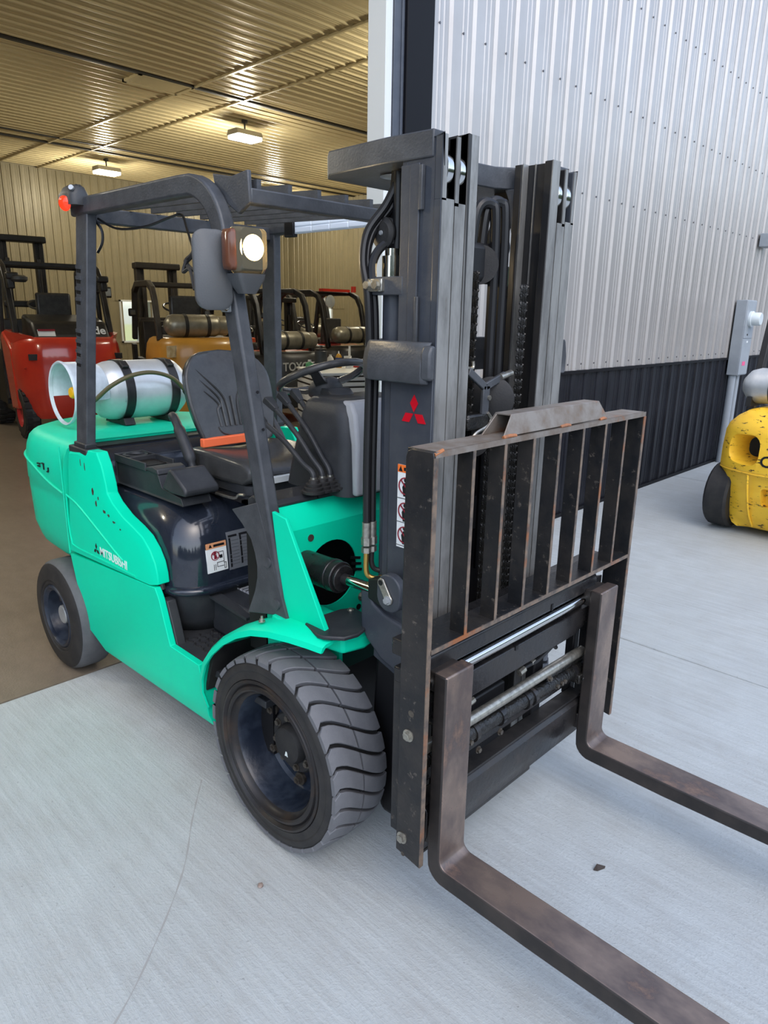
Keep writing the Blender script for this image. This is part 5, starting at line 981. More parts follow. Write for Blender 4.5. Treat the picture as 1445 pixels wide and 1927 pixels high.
def lift(name, label, loc, rz, W=1.2, cwm='lift_red', bodym='lift_dark', framem='lift_dark', ztop=1.2, zg=2.2, zm=2.4, L=2.4, slope=0.25, rr=0.30, fr=0.36, letter=None, tank=None, open_cw=True, rimm='rim'):
    """generic counterbalance truck; local x forward, origin on the ground below the rear axle"""
    T = empty(name, loc, rz); tag(T, label, 'forklift', 'forklifts parked inside the workshop')
    h = W/2; rear = -0.50*W/1.2
    def plan(k): 
        P = [(0.45, -h+k), (0.05, -h+k), (-0.15, -h*0.97+k), (rear*0.72, -h*0.86+k*0.8), (rear+k, -h*0.6), (rear-0.02+k, 0)]
        return P + [(x, -y) for x, y in P[-2::-1]]
    MB().loft([[(x, y, z) for x, y in plan(k)] for z, k in ((0.22*ztop, 0.14), (0.30*ztop, 0.06), (0.52*ztop, 0.015), (0.80*ztop, 0.0), (0.93*ztop, 0.03), (0.98*ztop, 0.07), (ztop, 0.13))]).build('counterweight', cwm, T, smooth=45)
    MB().box(-0.10, L-0.35, -h+0.06, h-0.06, 0.30, 0.75*ztop).build('body', bodym, T, bevel=0.03)
    MB().loft([[(0.0, y, 0.7*ztop), (0.0, y, 1.0*ztop), (0.25, y, 1.02*ztop), (0.85, y, 0.98*ztop), (0.90, y, 0.7*ztop)] for y in (-h*0.72, h*0.72)]).build('engine_cover', bodym, T, bevel=0.03)
    MB().loft([[(L-0.75, y, 0.4), (L-0.62, y, 1.15*ztop), (L-0.50, y, 1.15*ztop), (L-0.40, y, 0.4)] for y in (-h*0.7, h*0.7)]).build('dash', bodym, T, bevel=0.02)
    for y in (-1, 1):
        yy = y*(h-0.09)
        MB().sweep([(0.02-0.05, yy, ztop*0.97), (0.02+slope*0.55, yy, zg-0.25), (0.08+slope*0.75, yy, zg-0.08), (0.25+slope*0.8, yy, zg), (L-0.85, yy, zg), (L-0.68, yy, zg-0.10), (L-0.50, yy, 0.95*ztop)], 0.075, 0.085, (0, 1, 0)).build('guard_frame', framem, T, bevel=0.01)
        MB().sweep([(L-0.42, y*(h-0.1), 0.30), (L-0.55, y*(h-0.06), 0.9*ztop)], 0.06, 0.12, (0, 1, 0)).build('front_wing', bodym, T)
    for x in (0.28+slope*0.8, L-0.85): MB().bar((x, -h+0.1, zg-0.01), (x, h-0.1, zg-0.01), 0.09, 0.06).build('guard_crossbar', framem, T, bevel=0.008)
    for k in range(4):
        x = 0.5 + slope*0.8 + k*(L-1.5-slope*0.8)/3; MB().bar((x, -h+0.1, zg+0.005), (x, h-0.1, zg+0.005), 0.05, 0.03).build('roof_slat', framem, T)
    # seat and steering wheel
    st = MB().loft([[(0.55, y*w, 1.02*ztop), (0.50, y*w, 1.42*ztop), (0.42, y*w, 1.42*ztop), (0.42, y*w, 1.02*ztop)] for y, w in ((-1, 0.24), (-0.8, 0.26), (0.8, 0.26), (1, 0.24))]).box(0.5, 1.0, -0.25, 0.25, 1.0*ztop, 1.1*ztop).build('seat', 'vinyl', T, bevel=0.03)
    MB().lathe([(0.17+0.016*math.cos(2*PI*i/8), 0.016*math.sin(2*PI*i/8)) for i in range(8)], (L-0.85, 0, 1.30*ztop), (-0.45, 0, 1), 24, closed_prof=True).build('steering_wheel', 'vinyl', T)
    # mast
    for y in (-1, 1):
        MB().box(L-0.02, L+0.15, y*0.30-0.035, y*0.30+0.035, 0.10, zm).build('mast_rail', framem, T, bevel=0.008)
        MB().box(L+0.02, L+0.12, y*0.235-0.03, y*0.235+0.03, 0.12, zm-0.03).build('inner_rail', framem, T)
        MB().cyl((L-0.04, y*0.23, 0.3), (L-0.04, y*0.23, zm-0.35), 0.035, 12).build('lift_cylinder', framem, T)
    MB().loft([[(L-0.12, y, zm-0.10), (L-0.12, y, zm), (L+0.12, y, zm), (L+0.12, y, zm-0.10)] for y in (-0.37, 0.37)]).build('mast_top_tie', framem, T, bevel=0.02)
    MB().loft([[(L-0.10, y, zm*0.62), (L-0.10, y, zm*0.62+0.1), (L-0.0, y, zm*0.62+0.1), (L, y, zm*0.62)] for y in (-0.36, 0.36)]).build('mast_mid_tie', framem, T, bevel=0.02)
    MB().box(L+0.15, L+0.22, -h*0.85, h*0.85, 0.35, 0.45).box(L+0.15, L+0.22, -h*0.85, h*0.85, 0.72, 0.82).box(L+0.15, L+0.20, -0.06, 0.06, 0.4, 0.8).build('carriage', framem, T)
    for y in (-1, 1): MB().box(L+0.22, L+0.27, y*0.38-0.06, y*0.38+0.06, 0.06, 0.9).box(L+0.22, L+1.2, y*0.38-0.06, y*0.38+0.06, 0.05, 0.10).build('fork', framem, T)
    tm = tyre_mesh(rr, 0.2, rimc=rimm); tf = tyre_mesh(fr, 0.26, rimc=rimm); rd = MB().lathe([(rr*0.56, 0.201), (rr*0.5, 0.19), (rr*0.42, 0.15), (rr*0.2, 0.15), (rr*0.18, 0.17), (0, 0.17)], (0, 0, 0), (0, -1, 0), 20).mesh('wheel_rim', rimm); rf2 = MB().lathe([(fr*0.56, 0.261), (fr*0.5, 0.25), (fr*0.42, 0.19), (fr*0.2, 0.19), (fr*0.18, 0.21), (0, 0.21)], (0, 0, 0), (0, -1, 0), 20).mesh('wheel_rim', rimm)
    for y in (-1, 1):
        for x, me, rm, rad, wd in ((0, tm, rd, rr, 0.2), (L-0.45, tf, rf2, fr, 0.26)):
            w = inst('wheel', me, T, (x, y*(h-wd-0.02 if x == 0 else h-wd+0.03), rad), (0, 0, 0 if y < 0 else PI)); inst('wheel_rim', rm, w)
    for y in (-1, 1):
        wl = MB().obox((L-0.62, y*(h-0.05), zg-0.42), (0.07, 0.12, 0.12)).build('work_lamp', framem, T, bevel=0.02)
        MB().obox((L-0.66, y*(h-0.05), zg-0.42), (0.01, 0.07, 0.07)).build('lamp_glass', 'chrome', wl)
    if letter: text('lettering', letter[0], letter[1], letter[4], T, Matrix.Translation((rear-0.03+letter[5], letter[2], letter[3])) @ Matrix(((0, 0, -1, 0), (-1, 0, 0, 0), (0, 1, 0, 0), (0, 0, 0, 1))), extrude=0.003, bold=0.003)
    return T
def tank_thing(T, label, x, y, z, R=0.155, Ln=0.36, m='tank_dull', ax=(0, -1, 0)):
    M = T.matrix_basis if False else (Matrix.Translation(T.location) @ Matrix.Rotation(T.rotation_euler.z, 4, 'Z'))
    p = M @ Vector((x, y, z)); t = empty('gas_cylinder', p, T.rotation_euler.z); tag(t, label, 'gas cylinder', 'gas cylinders on the parked forklifts')
    MB().lathe([(0, -Ln-0.10), (R*0.45, -Ln-0.09), (R*0.85, -Ln-0.04), (R, -Ln+0.03), (R, Ln-0.04), (R*0.85, Ln+0.02), (0, Ln+0.05)], (0, 0, R), ax, 28).build('tank_shell', m, t, smooth=60)
    MB().lathe([(R*0.80, Ln+0.0), (R*0.82, Ln+0.13), (R*0.88, Ln+0.14), (R*0.90, Ln+0.13), (R*0.86, Ln)], (0, 0, R), ax, 28).build('collar', m, t, smooth=60)
    for q in (-0.15, 0.18): MB().lathe([(R+0.001, q-0.025), (R+0.006, q-0.025), (R+0.006, q+0.025), (R+0.001, q+0.025)], (0, 0, R), ax, 28, closed_prof=True).build('strap', 'lift_dark', t)
    return t
# red truck at the left, rear toward the door
R1 = lift('forklift', 'red forklift with black cab frame parked behind the gas cylinder', (-8.85, 2.44, 0), PI-0.14, W=1.46, cwm='lift_red', ztop=1.42, zg=2.42, zm=2.92, L=2.15, slope=0.42, rr=0.36, fr=0.44, rimm='red_rim')
# its dark rear hood, shoulders and label
MB().loft([[(-0.50, y, 1.36), (-0.30, y, 1.62), (0.25, y, 1.72), (0.35, y, 1.36)] for y in (-0.50, -0.44, 0.44, 0.50)]).build('rear_hood', 'lift_dark', R1, bevel=0.04)
MB().loft([[(-0.52, y, 1.35), (-0.28, y, 1.62), (-0.25, y, 1.60), (-0.46, y, 1.34)] for y in (-0.46, 0.46)]).build('hood_panel', 'lift_grey', R1, bevel=0.01)
for s in (-1, 1):
    MB().loft([[(-0.52, s*0.40, 1.34), (-0.45, s*0.56, 1.44), (-0.20, s*0.70, 1.47), (0.45, s*0.71, 1.50), (0.45, s*0.71, 0.95), (-0.40, s*0.66, 1.0)], [(-0.50, s*0.36, 1.33), (-0.44, s*0.50, 1.42), (-0.20, s*0.60, 1.46), (0.45, s*0.60, 1.50), (0.45, s*0.5, 0.95), (-0.40, s*0.5, 1.0)]]).build('red_shoulder', 'lift_red', R1, bevel=0.02)
    MB().loft([[(-0.05, s*0.725, 0.42), (0.35, s*0.735, 0.38), (0.62, s*0.735, 1.42), (0.50, s*0.735, 1.48), (0.02, s*0.735, 1.25)], [(-0.05, s*0.60, 0.42), (0.35, s*0.60, 0.38), (0.62, s*0.60, 1.42), (0.50, s*0.60, 1.48), (0.02, s*0.60, 1.25)]]).build('side_door', 'lift_red', R1, bevel=0.03)
    MB().sweep([(0.60, s*0.70, 0.50), (0.72, s*0.70, 1.0), (0.62, s*0.70, 1.48), (0.58, s*0.66, 2.2)], 0.05, 0.10, (0, 1, 0)).build('cab_edge', 'lift_dark', R1, bevel=0.01)
    MB().sweep([(0.75, s*0.70, 0.5), (1.30, s*0.70, 0.5), (1.62, s*0.70, 1.3), (1.55, s*0.68, 2.2)], 0.04, 0.12, (0, 1, 0)).build('cab_door_frame', 'lift_dark', R1, bevel=0.01)
    MB().box(0.66, 1.5, s*0.70-0.03, s*0.70+0.03, 0.42, 1.20).build('cab_side', 'black', R1)
MB().box(-0.535, -0.50, -0.62, 0.62, 1.12, 1.20).build('rear_grille', 'lift_dark', R1)
MB().obox((-0.42, 0.34, 1.475), (0.004, 0.22, 0.10), (0, 0.55, 0)).build('warning_label', 'label_white', R1)
MB().obox((-0.426, 0.34, 1.512), (0.004, 0.22, 0.025), (0, 0.55, 0)).build('label_band', 'label_red', R1)
text('lettering', 'Linde', 0.17, 'label_white', R1, Matrix.Translation((-0.425, -0.08, 1.46)) @ Matrix.Rotation(0.55, 4, 'Y') @ Matrix(((0, 0, -1, 0), (-1, 0, 0, 0), (0, 1, 0, 0), (0, 0, 0, 1))), bold=0.004)
for s in (-1, 1):
    MB().obox((0.05, s*0.60, 2.22), (0.14, 0.16, 0.09), (0, 0, 0)).obox((0.07, s*0.62, 2.12), (0.10, 0.10, 0.14), (0, 0, 0)).build('rear_lamp', 'lift_dark', R1, bevel=0.02)
MB().lathe([(0.09, 0), (0.12, 0.03), (0.12, 0.07), (0.08, 0.09), (0, 0.09)], (0.05, 0.52, 2.14), (0, 0, 1), 16).build('beacon', 'lift_grey', R1)
MB().obox((0.50, -0.80, 2.05), (0.05, 0.12, 0.16), (0, 0, 0)).obox((0.52, -0.70, 2.05), (0.03, 0.20, 0.03), (0, 0, 0)).build('side_mirror', 'lift_dark', R1, bevel=0.02)
MB().obox((0.47, -0.80, 2.05), (0.01, 0.09, 0.11), (0, 0, 0)).build('side_lamp_glass', 'lamp_glass', R1)
# orange-yellow truck behind the seat
R2 = lift('forklift', 'orange-yellow forklift with brown mast parked behind the black seat', (-7.85, 3.98, 0), PI-0.22, W=1.30, cwm='lift_orange', bodym='lift_brown', framem='lift_brown', ztop=1.42, zg=2.18, zm=2.55, L=1.85, slope=0.15, rr=0.33, fr=0.40)
MB().obox((-0.46, 0.52, 1.24), (0.06, 0.16, 0.16), (0, 0, 0.5)).build('pale_patch', 'cream_patch', R2)
tank_thing(R2, 'dull gas cylinder lying on the orange-yellow forklift', -0.15, 0.08, 1.43, R=0.16, Ln=0.34)
# grey truck with maker letters behind the tool chest
R3 = lift('forklift', 'grey forklift with raised silver letters and orange lower body behind the tool chest', (-8.0, 5.80, 0), PI, W=1.22, cwm='lift_grey', bodym='lift_toy', framem='lift_dark', ztop=1.16, zg=2.16, zm=2.2, L=2.1, slope=0.2, letter=('TOYOTA', 0.19, 0.50, 0.885, 'silver_letter', 0.015))
MB().box(-0.40, 0.2, -0.55, 0.55, 0.35, 0.62).build('orange_skirt', 'lift_toy', R3, bevel=0.03)
tank_thing(R3, 'dull gas cylinder lying on the grey lettered forklift', -0.20, 0.10, 1.20, R=0.15, Ln=0.36)
# two more dark trucks farther back
R4 = lift('forklift', 'dark forklift with red roof lamps standing farthest back near the side window', (-11.4, 9.3, 0), PI, W=1.2, cwm='lift_red', zg=2.22, zm=2.2, L=2.1)
tank_thing(R4, 'pale gas cylinder lying on the dark forklift farthest back', -0.20, 0.08, 1.25)
for y in (-0.3, 0.3): MB().cyl((0.45, y, 2.24), (0.45, y, 2.32), 0.05, 14).build('roof_lamp', 'lift_red', R4)
R5 = lift('forklift', 'dark forklift with a red beacon and red fire extinguisher just left of the mast', (-8.6, 7.75, 0), PI, W=1.2, cwm='lift_dark', bodym='lift_red', zg=2.18, zm=2.1, L=2.1)
MB().box(0.3, 0.42, -0.35, 0.35, 2.20, 2.25).build('red_roof_strip', 'lift_red', R5)
MB().cyl((0.25, -0.40, 2.2), (0.25, -0.40, 2.31), 0.05, 14).build('beacon', 'lift_red', R5)
MB().lathe([(0, 0.02), (0.11, 0.02), (0.12, 0.05), (0, 0.09)], (0.4, 0.12, 2.02), (-1, 0, 0), 20).build('round_mirror', 'lamp_glass', R5)
tank_thing(R5, 'bright gas cylinder lying on the dark forklift beside the red extinguisher', -0.20, 0.08, 1.25)

# ------------------------------------------------------------------ white tool chest and the things on it
mat('chest_white', (0.82, 0.84, 0.83, 1), 0.35); mat('chest_line', (0.02, 0.02, 0.02, 1), 0.5)
mat('bottle_green', (0.10, 0.36, 0.17, 1), 0.35); mat('canister', (0.035, 0.04, 0.045, 1), 0.4); mat('bottle_amber', (0.50, 0.26, 0.03, 1), 0.3); mat('bottle_white', (0.70, 0.70, 0.68, 1), 0.35); mat('label_blue', (0.02, 0.05, 0.20, 1), 0.4); mat('red_bright', (0.60, 0.03, 0.02, 1), 0.35)
CH = empty('tool_chest', (-6.16, 5.34, 0), -0.408); tag(CH, 'white tool chest with dark drawer lines behind the steering wheel', 'tool chest')
MB().box(-0.59, 0.59, -0.49, 0.62, 0.12, 0.97).build('body', 'chest_white', CH, bevel=0.01)
MB().box(-0.605, 0.605, -0.505, 0.635, 0.97, 1.0).build('top', 'chest_white', CH, bevel=0.008)
for k, (z0, z1) in enumerate(((0.905, 0.960), (0.82, 0.89), (0.70, 0.81), (0.56, 0.69), (0.38, 0.55), (0.15, 0.37))):
    for y0, y1 in ((-0.46, 0.60),):
        d = MB().box(0.59, 0.602, y0, y1, z0, z1).build('drawer', 'chest_white', CH, bevel=0.003); MB().box(0.600, 0.612, y0, y1, z1-0.024, z1-0.002).build('drawer_pull', 'chest_line', d)
    if k < 6:
        d = MB().box(-0.55, 0.55, -0.502, -0.49, z0, z1).build('drawer', 'chest_white', CH); MB().box(-0.55, 0.55, -0.512, -0.500, z1-0.024, z1-0.002).build('drawer_pull', 'chest_line', d)
for x in (-0.5, 0.5):
    for y in (-0.42, 0.55): MB().cyl((x, y-0.02, 0.06), (x, y+0.02, 0.06), 0.06, 14).box(x-0.02, x+0.02, y-0.025, y+0.025, 0.06, 0.13).build('caster', 'rubber', CH)
MC = Matrix.Translation((-6.16, 5.34, 0)) @ Matrix.Rotation(-0.408, 4, 'Z')
def on_chest(name, x, y, z=1.0): return empty(name, MC @ Vector((x, y, z)))
t = on_chest('canister', -0.05, -0.28); tag(t, 'tall dark grey canister with lid on the white tool chest', 'canister')
MB().lathe([(0, 0), (0.088, 0), (0.092, 0.01), (0.092, 0.26), (0.08, 0.275)], (0, 0, 0), (0, 0, 1), 24).build('can', 'canister', t); MB().lathe([(0.085, 0.27), (0.085, 0.295), (0.03, 0.305), (0.02, 0.34), (0, 0.34)], (0, 0, 0), (0, 0, 1), 24).build('lid', 'lift_dark', t)
t = on_chest('bottle', -0.10, -0.44); tag(t, 'small green plastic bottle at the left end of the tool chest', 'bottle')
MB().lathe([(0, 0), (0.058, 0), (0.060, 0.01), (0.060, 0.085), (0.03, 0.105), (0.022, 0.11)], (0, 0, 0), (0, 0, 1), 20).build('bottle_body', 'bottle_green', t); MB().cyl((0, 0, 0.108), (0, 0, 0.135), 0.026, 14).build('cap', 'bottle_white', t)
t = on_chest('bottle', -0.30, 0.08); tag(t, 'amber squeeze bottle with blue label on the tool chest', 'bottle')
MB().lathe([(0, 0), (0.045, 0), (0.048, 0.01), (0.048, 0.17), (0.028, 0.20), (0.015, 0.21)], (0, 0, 0), (0, 0, 1), 20).build('bottle_body', 'bottle_amber', t); MB().lathe([(0.0485, 0.06), (0.0492, 0.06), (0.0492, 0.15), (0.0485, 0.15)], (0, 0, 0), (0, 0, 1), 20).build('label', 'label_blue', t); MB().cyl((0, 0, 0.205), (0, 0, 0.25), 0.014, 12, 0.006).build('nozzle', 'bottle_white', t)
t = on_chest('bottle', -0.25, -0.07); tag(t, 'white plastic jug between the canister and the amber bottle', 'bottle')
MB().lathe([(0, 0), (0.05, 0), (0.055, 0.01), (0.055, 0.10), (0.045, 0.15), (0.02, 0.18), (0.02, 0.20)], (0, 0, 0), (0, 0, 1), 20).build('bottle_body', 'bottle_white', t)
t = on_chest('spray_bottle', -0.15, 0.20); tag(t, 'white spray bottle with tall nozzle on the tool chest', 'spray bottle')
MB().lathe([(0, 0), (0.06, 0), (0.06, 0.12), (0.03, 0.155), (0.018, 0.17), (0.018, 0.27)], (0, 0, 0), (0, 0, 1), 20).build('bottle_body', 'bottle_white', t); MB().box(-0.015, 0.015, -0.10, 0.03, 0.155, 0.185).cyl((0, 0.0, 0.26), (0, 0, 0.33), 0.016, 10).build('trigger', 'bottle_white', t)
t = on_chest('hand_tool', 0.05, 0.36); tag(t, 'small black handheld meter leaning on the tool chest', 'meter')
MB().obox((0, 0, 0.075), (0.03, 0.075, 0.15), (0, 0.1, 0)).build('case', 'lift_dark', t, bevel=0.008); MB().obox((0.017, 0, 0.085), (0.004, 0.05, 0.08), (0, 0.1, 0)).build('screen', 'lift_grey', t)
t = on_chest('toolbox', -0.35, 0.46); tag(t, 'small red box at the right end of the tool chest', 'box')
MB().box(-0.10, 0.10, -0.12, 0.12, 0, 0.10).build('box_body', 'red_bright', t, bevel=0.01); MB().box(-0.02, 0.02, -0.05, 0.05, 0.10, 0.125).build('handle', 'lift_dark', t, bevel=0.005)

# ------------------------------------------------------------------ yellow truck at the right, rear toward the camera
mat('lift_yellow', (0.94, 0.57, 0.04, 1), 0.45, col2=(0.88, 0.50, 0.03, 1), nscale=6, coat=0.1, bump=0.1, bscale=18, wear=(0.035, 0.022, 0.012, 1), wscale=12, wcut=(0.60, 0.62), stretch=(1, 1, 3.2))
YT = empty('forklift', (0.17, 4.72, 0), PI/2-0.05); tag(YT, 'worn yellow forklift at the right edge with scuffed counterweight', 'forklift')
def yplan(k, rear=-0.36):
    P = [(0.55, -0.585+k), (0.12, -0.585+k), (-0.05, -0.58+k), (-0.16, -0.545+k*0.9), (-0.24+k*0.4, -0.47+k*0.7), (-0.31+k*0.8, -0.34+k*0.4), (rear+k, -0.18), (rear+k, 0)]
    return P + [(x, -y) for x, y in P[-2::-1]]
mb = MB().loft([[(x, y, z) for x, y in yplan(k)] for z, k in ((0.065, 0.24), (0.09, 0.19), (0.20, 0.12), (0.40, 0.055), (0.545, 0.03), (0.560, 0.018), (0.585, 0.002), (0.60, 0.0), (0.75, 0.0), (0.90, 0.012), (0.955, 0.035), (1.02, 0.10), (1.075, 0.19), (1.095, 0.26))])
me = mb.mesh('counterweight', 'lift_yellow', 40)
base = bpy.data.objects.new('tmp', me); COL.objects.link(base)
def cutter(mb):
    c = bpy.data.objects.new('cut', mb.mesh('cut', 'lift_yellow', 40)); COL.objects.link(c)
    b = base.modifiers.new('b', 'BOOLEAN'); b.object = c; b.operation = 'DIFFERENCE'; b.solver = 'EXACT'; return c
cs = []
for s in (-1, 1):
    # scooped pocket: wide mouth at the rear narrowing inward
    secs = []
    for x, y0, y1, z0, z1 in ((-0.50, 0.165, 0.58, 0.60, 0.93), (-0.36, 0.175, 0.555, 0.63, 0.90), (-0.22, 0.185, 0.43, 0.66, 0.87), (-0.10, 0.19, 0.35, 0.68, 0.85), (0.20, 0.20, 0.33, 0.69, 0.84)):
        secs.append([(x, s*y, z) for y, z in rrect(y0, y1, z0, z1, min(0.09, (y1-y0)*0.4), 5)])
    cs.append(cutter(MB().loft(secs)))
cs.append(cutter(MB().loft([[(x, y, z) for y, z in rrect(-0.13*k, 0.13*k, 0.30, 0.46, 0.03, 3)] for x, k in ((-0.5, 1.2), (-0.20, 0.9))])))
dg = bpy.context.evaluated_depsgraph_get(); dg.update()
me2 = bpy.data.meshes.new_from_object(base.evaluated_get(dg))
for c in cs + [base]: bpy.data.objects.remove(c)
me2.polygons.foreach_set('use_smooth', [True]*len(me2.polygons)); me2.set_sharp_from_angle(angle=math.radians(40)); me2.name = 'counterweight'
YC = obj('counterweight', me2, YT)
for s in (-1, 1): MB().box(-0.09, 0.0, s*0.17, s*0.37, 0.66, 0.87).build('pocket_back', 'black', YC)
MB().tube([(x, y, 0.572) for x, y in yplan(0.006)], 0.006, 6).build('casting_line', 'lift_yellow', YC)
MB().tube(spline([(-0.355, 0.235, 0.56), (-0.33, 0.225, 0.40), (-0.26, 0.215, 0.22), (-0.17, 0.20, 0.09)], 5), 0.008, 6).build('casting_line', 'lift_yellow', YC)
MB().cyl((-0.36, 0, 0.28), (-0.36, 0, 0.5), 0.02, 12).build('tow_pin', 'dark_steel', YC)
text('lettering', 'C', 0.13, 'label_black', YT, Matrix.Translation((-0.362, 0.160, 0.650)) @ Matrix(((0, 0, -1, 0), (-1, 0, 0, 0), (0, 1, 0, 0), (0, 0, 0, 1))), extrude=0.002, bold=0.002)
MB().box(0.45, 2.2, -0.52, 0.52, 0.30, 1.0).build('body', 'lift_yellow', YT, bevel=0.03)
MB().box(0.2, 1.1, -0.42, 0.42, 0.9, 1.09).build('engine_cover', 'lift_dark', YT, bevel=0.03)
tm = tyre_mesh(0.30, 0.20, lug=False); tf = tyre_mesh(0.36, 0.24)
rimy = MB().lathe([(0.168, 0.201), (0.15, 0.19), (0.13, 0.15), (0.06, 0.15), (0.055, 0.17), (0, 0.17)], (0, 0, 0), (0, -1, 0), 20).mesh('wheel_rim', 'lift_dark')
for y in (-1, 1):
    w = inst('wheel', tm, YT, (-0.02, y*0.40, 0.30), (0, 0, (0 if y < 0 else PI)+0.0)); inst('wheel_rim', rimy, w)
    w = inst('wheel', tf, YT, (1.75, y*0.36, 0.36), (0, 0, 0 if y < 0 else PI))
    MB().sweep([(0.36, y*0.545, 1.0), (0.52, y*0.535, 1.85), (0.66, y*0.52, 2.12), (0.85, y*0.52, 2.17), (1.75, y*0.52, 2.17), (1.88, y*0.52, 2.08), (2.12, y*0.52, 0.95)], 0.06, 0.075, (0, 1, 0)).build('guard_frame', 'lift_dark', YT, bevel=0.008)
    MB().box(2.30, 2.45, y*0.30-0.035, y*0.30+0.035, 0.1, 2.2).build('mast_rail', 'lift_dark', YT, bevel=0.006)
for k in range(5): MB().bar((1.0+k*0.18, -0.46, 2.17), (1.0+k*0.18, 0.46, 2.17), 0.04, 0.04).build('roof_slat', 'lift_dark', YT)
MB().box(2.28, 2.42, -0.36, 0.36, 2.08, 2.18).build('mast_tie', 'lift_dark', YT)
MB().loft([[(0.62, y, 1.1), (0.55, y, 1.55), (0.47, y, 1.55), (0.50, y, 1.1)] for y in (-0.24, -0.2, 0.2, 0.24)]).build('seat', 'vinyl', YT, bevel=0.03)
yt = tank_thing(YT, 'scuffed pale gas cylinder on the worn yellow forklift', 0.05, 0.10, 1.115, R=0.15, Ln=0.32, m='tank')
MB().prism([(-0.13, -0.02), (0.13, -0.02), (0.12, 0.06), (-0.12, 0.06)], 'y', 0.30, 0.34).build('cradle', 'lift_dark', yt)
MB().lathe([(0.0, 0.40), (0.05, 0.39), (0.055, 0.36), (0.06, 0.33)], (0, 0, 0.12), (0, 1, 0), 16).build('valve_cover', 'lift_dark', yt)

# ------------------------------------------------------------------ electric meter box on the wall
mat('meter_grey', (0.30, 0.33, 0.36, 1), 0.42, col2=(0.27, 0.30, 0.33, 1), nscale=6); mat('meter_glass', (0.62, 0.68, 0.70, 1), 0.15); mat('sticker_pink', (0.75, 0.10, 0.25, 1), 0.4)
EB = empty('meter_box', (XW, 7.90, 1.13)); tag(EB, 'grey electric meter box with round glass meter on the metal wall', 'meter box')
MB().box(0.012, 0.145, -0.19, 0.14, 0, 0.915).build('box_body', 'meter_grey', EB, bevel=0.006)
MB().box(0.145, 0.152, -0.185, 0.135, 0.455, 0.905).build('meter_door', 'meter_grey', EB, bevel=0.003); MB().box(0.145, 0.152, -0.185, 0.135, 0.01, 0.448).build('breaker_door', 'meter_grey', EB, bevel=0.003)
MB().lathe([(0.095, 0), (0.095, 0.03), (0.080, 0.035), (0.078, 0.12), (0.070, 0.13), (0, 0.13)], (0.15, -0.03, 0.69), (1, 0, 0), 28).build('meter_glass', 'meter_glass', EB, smooth=45)
MB().box(0.152, 0.155, -0.09, 0.01, 0.12, 0.17).build('warning_sticker', 'sticker_pink', EB); MB().box(0.152, 0.155, -0.05, 0.0, 0.40, 0.425).build('small_label', 'label_white', EB)
MB().cyl((0.15, -0.06, 0.50), (0.157, -0.06, 0.50), 0.012, 12).build('lock', 'black', EB)
for y, r in ((-0.13, 0.045), (0.03, 0.03), (0.09, 0.02)):
    MB().cyl((0.07, y, -1.13), (0.07, y, 0.0), r, 16).build('conduit', 'meter_grey', EB)
JB = empty('junction_box', (XW, 8.35, 2.70)); tag(JB, 'small grey junction box high on the wall at the right edge', 'junction box')
MB().box(0.004, 0.12, -0.12, 0.15, 0, 0.16).build('box_body', 'meter_grey', JB, bevel=0.006); MB().box(0.12, 0.127, -0.11, 0.14, 0.01, 0.15).build('box_lid', 'meter_grey', JB, bevel=0.003)

# ------------------------------------------------------------------ small things on the concrete
mat('pebble', (0.20, 0.145, 0.12, 1), 0.7, col2=(0.30, 0.25, 0.22, 1), nscale=40); mat('leaf_brown', (0.045, 0.035, 0.03, 1), 0.6); mat('rubber_mark', (0.30, 0.305, 0.30, 1), 0.7)
def blob(name, loc, r, m, label, cat, squash=0.7):
    bm = bmesh.new(); bmesh.ops.create_icosphere(bm, subdivisions=2, radius=r)
    for v in bm.verts: v.co *= random.uniform(0.85, 1.12); v.co.z *= squash
    zmin = min(v.co.z for v in bm.verts)
    for v in bm.verts: v.co.z -= zmin
    me = bpy.data.meshes.new(name); bm.to_mesh(me); bm.free(); me.materials.append(MATS[m]); o = obj(name, me); o.location = loc; tag(o, label, cat); return o
blob('pebble', (0.14, -0.761, 0), 0.010, 'pebble', 'single brown pebble lying on the concrete near the front tyre', 'pebble')
MB().loft([[(-0.022, -0.008, 0.001), (-0.010, -0.013, 0.001), (0.020, -0.004, 0.001), (0.026, 0.004, 0.001), (-0.004, 0.008, 0.001)], [(-0.022, -0.008, 0.006), (-0.010, -0.013, 0.008), (0.020, -0.004, 0.003), (0.026, 0.004, 0.003), (-0.004, 0.008, 0.012)]]).build('leaf', 'leaf_brown')
lf = bpy.data.objects['leaf']; lf.location = (0.882, 0.101, 0); lf.rotation_euler = (0, 0, 0.9); tag(lf, 'dark curled leaf on the concrete between the two forks', 'leaf')

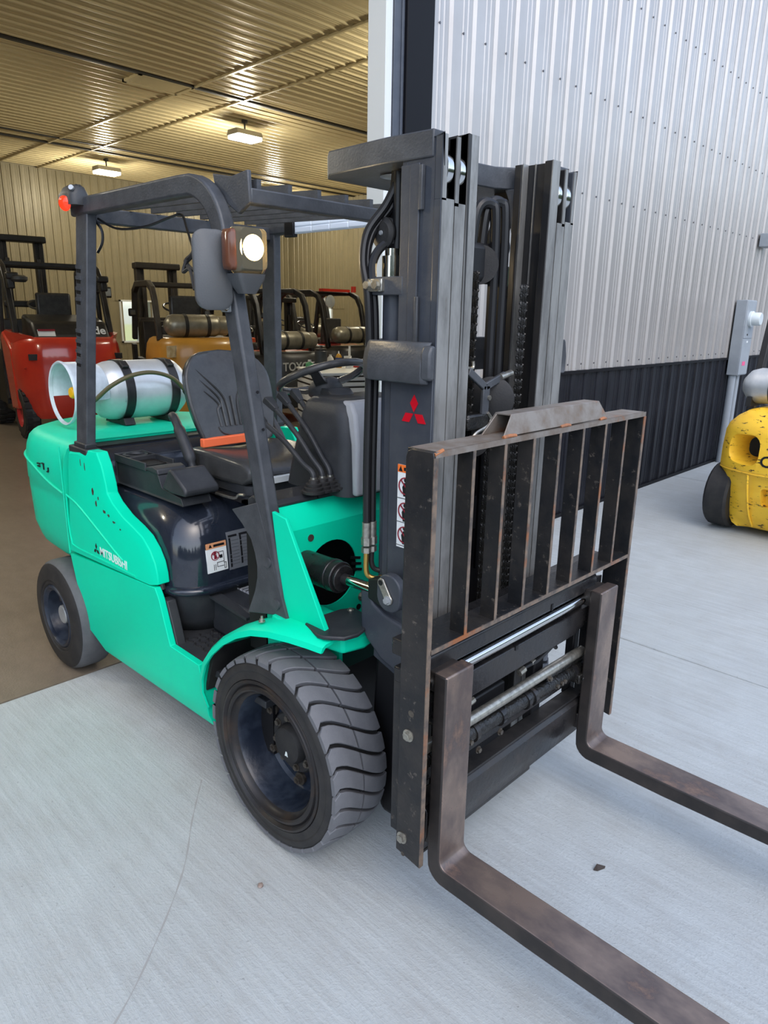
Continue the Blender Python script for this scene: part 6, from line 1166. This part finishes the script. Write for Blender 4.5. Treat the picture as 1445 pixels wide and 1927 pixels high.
# tyre scuff on the slab
slab = [o for o in g.children if o.name.startswith('concrete_slab')][1]
pts = spline([(-0.47, -0.60, 0.0), (-0.40, -0.66, 0), (-0.28, -0.76, 0), (-0.10, -0.90, 0), (0.08, -1.09, 0), (0.245, -1.305, 0), (0.40, -1.60, 0)], 8)
mb = MB(); vs = []
for i, p in enumerate(pts):
    d = (pts[min(i+1, len(pts)-1)] - pts[max(i-1, 0)]).normalized(); n = Vector((-d.y, d.x, 0)); w = 0.0022 + 0.0012*math.sin(i*1.3)
    vs += [p + n*w + Vector((0, 0, 0.0006)), p - n*w + Vector((0, 0, 0.0006))]
mb.add(vs, [(2*i, 2*i+1, 2*i+3, 2*i+2) for i in range(len(pts)-1)])
mb.build('tyre_scuff', 'rubber_mark', slab)
# ------------------------------------------------------------------ split meshes that hold several separate pieces
def clusters(me):
    n = len(me.vertices); par = list(range(n))
    def find(i):
        while par[i] != i: par[i] = par[par[i]]; i = par[i]
        return i
    for e in me.edges:
        a, b = find(e.vertices[0]), find(e.vertices[1])
        if a != b: par[a] = b
    isl = {}
    for i in range(n): isl.setdefault(find(i), []).append(i)
    isl = list(isl.values()); bb = []
    for q in isl:
        P = [me.vertices[i].co for i in q]; bb.append(([min(p[k] for p in P)-0.0015 for k in range(3)], [max(p[k] for p in P)+0.0015 for k in range(3)]))
    g = list(range(len(isl)))
    def f2(i):
        while g[i] != i: i = g[i]
        return i
    for i in range(len(isl)):
        for j in range(i):
            if all(bb[i][0][k] <= bb[j][1][k] and bb[j][0][k] <= bb[i][1][k] for k in range(3)): g[f2(i)] = f2(j)
    out = {}
    for i, q in enumerate(isl): out.setdefault(f2(i), []).extend(q)
    return list(out.values())
STUFF = {'floor_mat_lugs', 'screws', 'plate_lines', 'plate_figures', 'plate_print', 'label_print', 'label_drawing', 'label_prohibition', 'paint_chip', 'number_remnant', 'maker_lettering', 'lettering', 'maker_mark', 'wear_line'}
for o in list(bpy.data.objects):
    if o.type != 'MESH' or o.parent is None or o.data.users > 1 or o.get('kind') == 'structure': continue
    base = o.name.split('.')[0]
    if len(o.data.vertices) > 4000: continue
    cl = clusters(o.data)
    if len(cl) < 2: continue
    if base in STUFF or len(cl) > 14:
        if base not in ('maker_lettering', 'lettering', 'maker_mark'): o['kind'] = 'stuff'
        continue
    src = o.data
    for c in cl[1:] + cl[:1]:
        keep = set(c); bm = bmesh.new(); bm.from_mesh(src); bm.verts.ensure_lookup_table()
        bmesh.ops.delete(bm, geom=[v for v in bm.verts if v.index not in keep], context='VERTS')
        if c is cl[0]: bm.to_mesh(src)
        else:
            me = src.copy(); bm.to_mesh(me); n = o.copy(); n.data = me; COL.objects.link(n)
        bm.free()
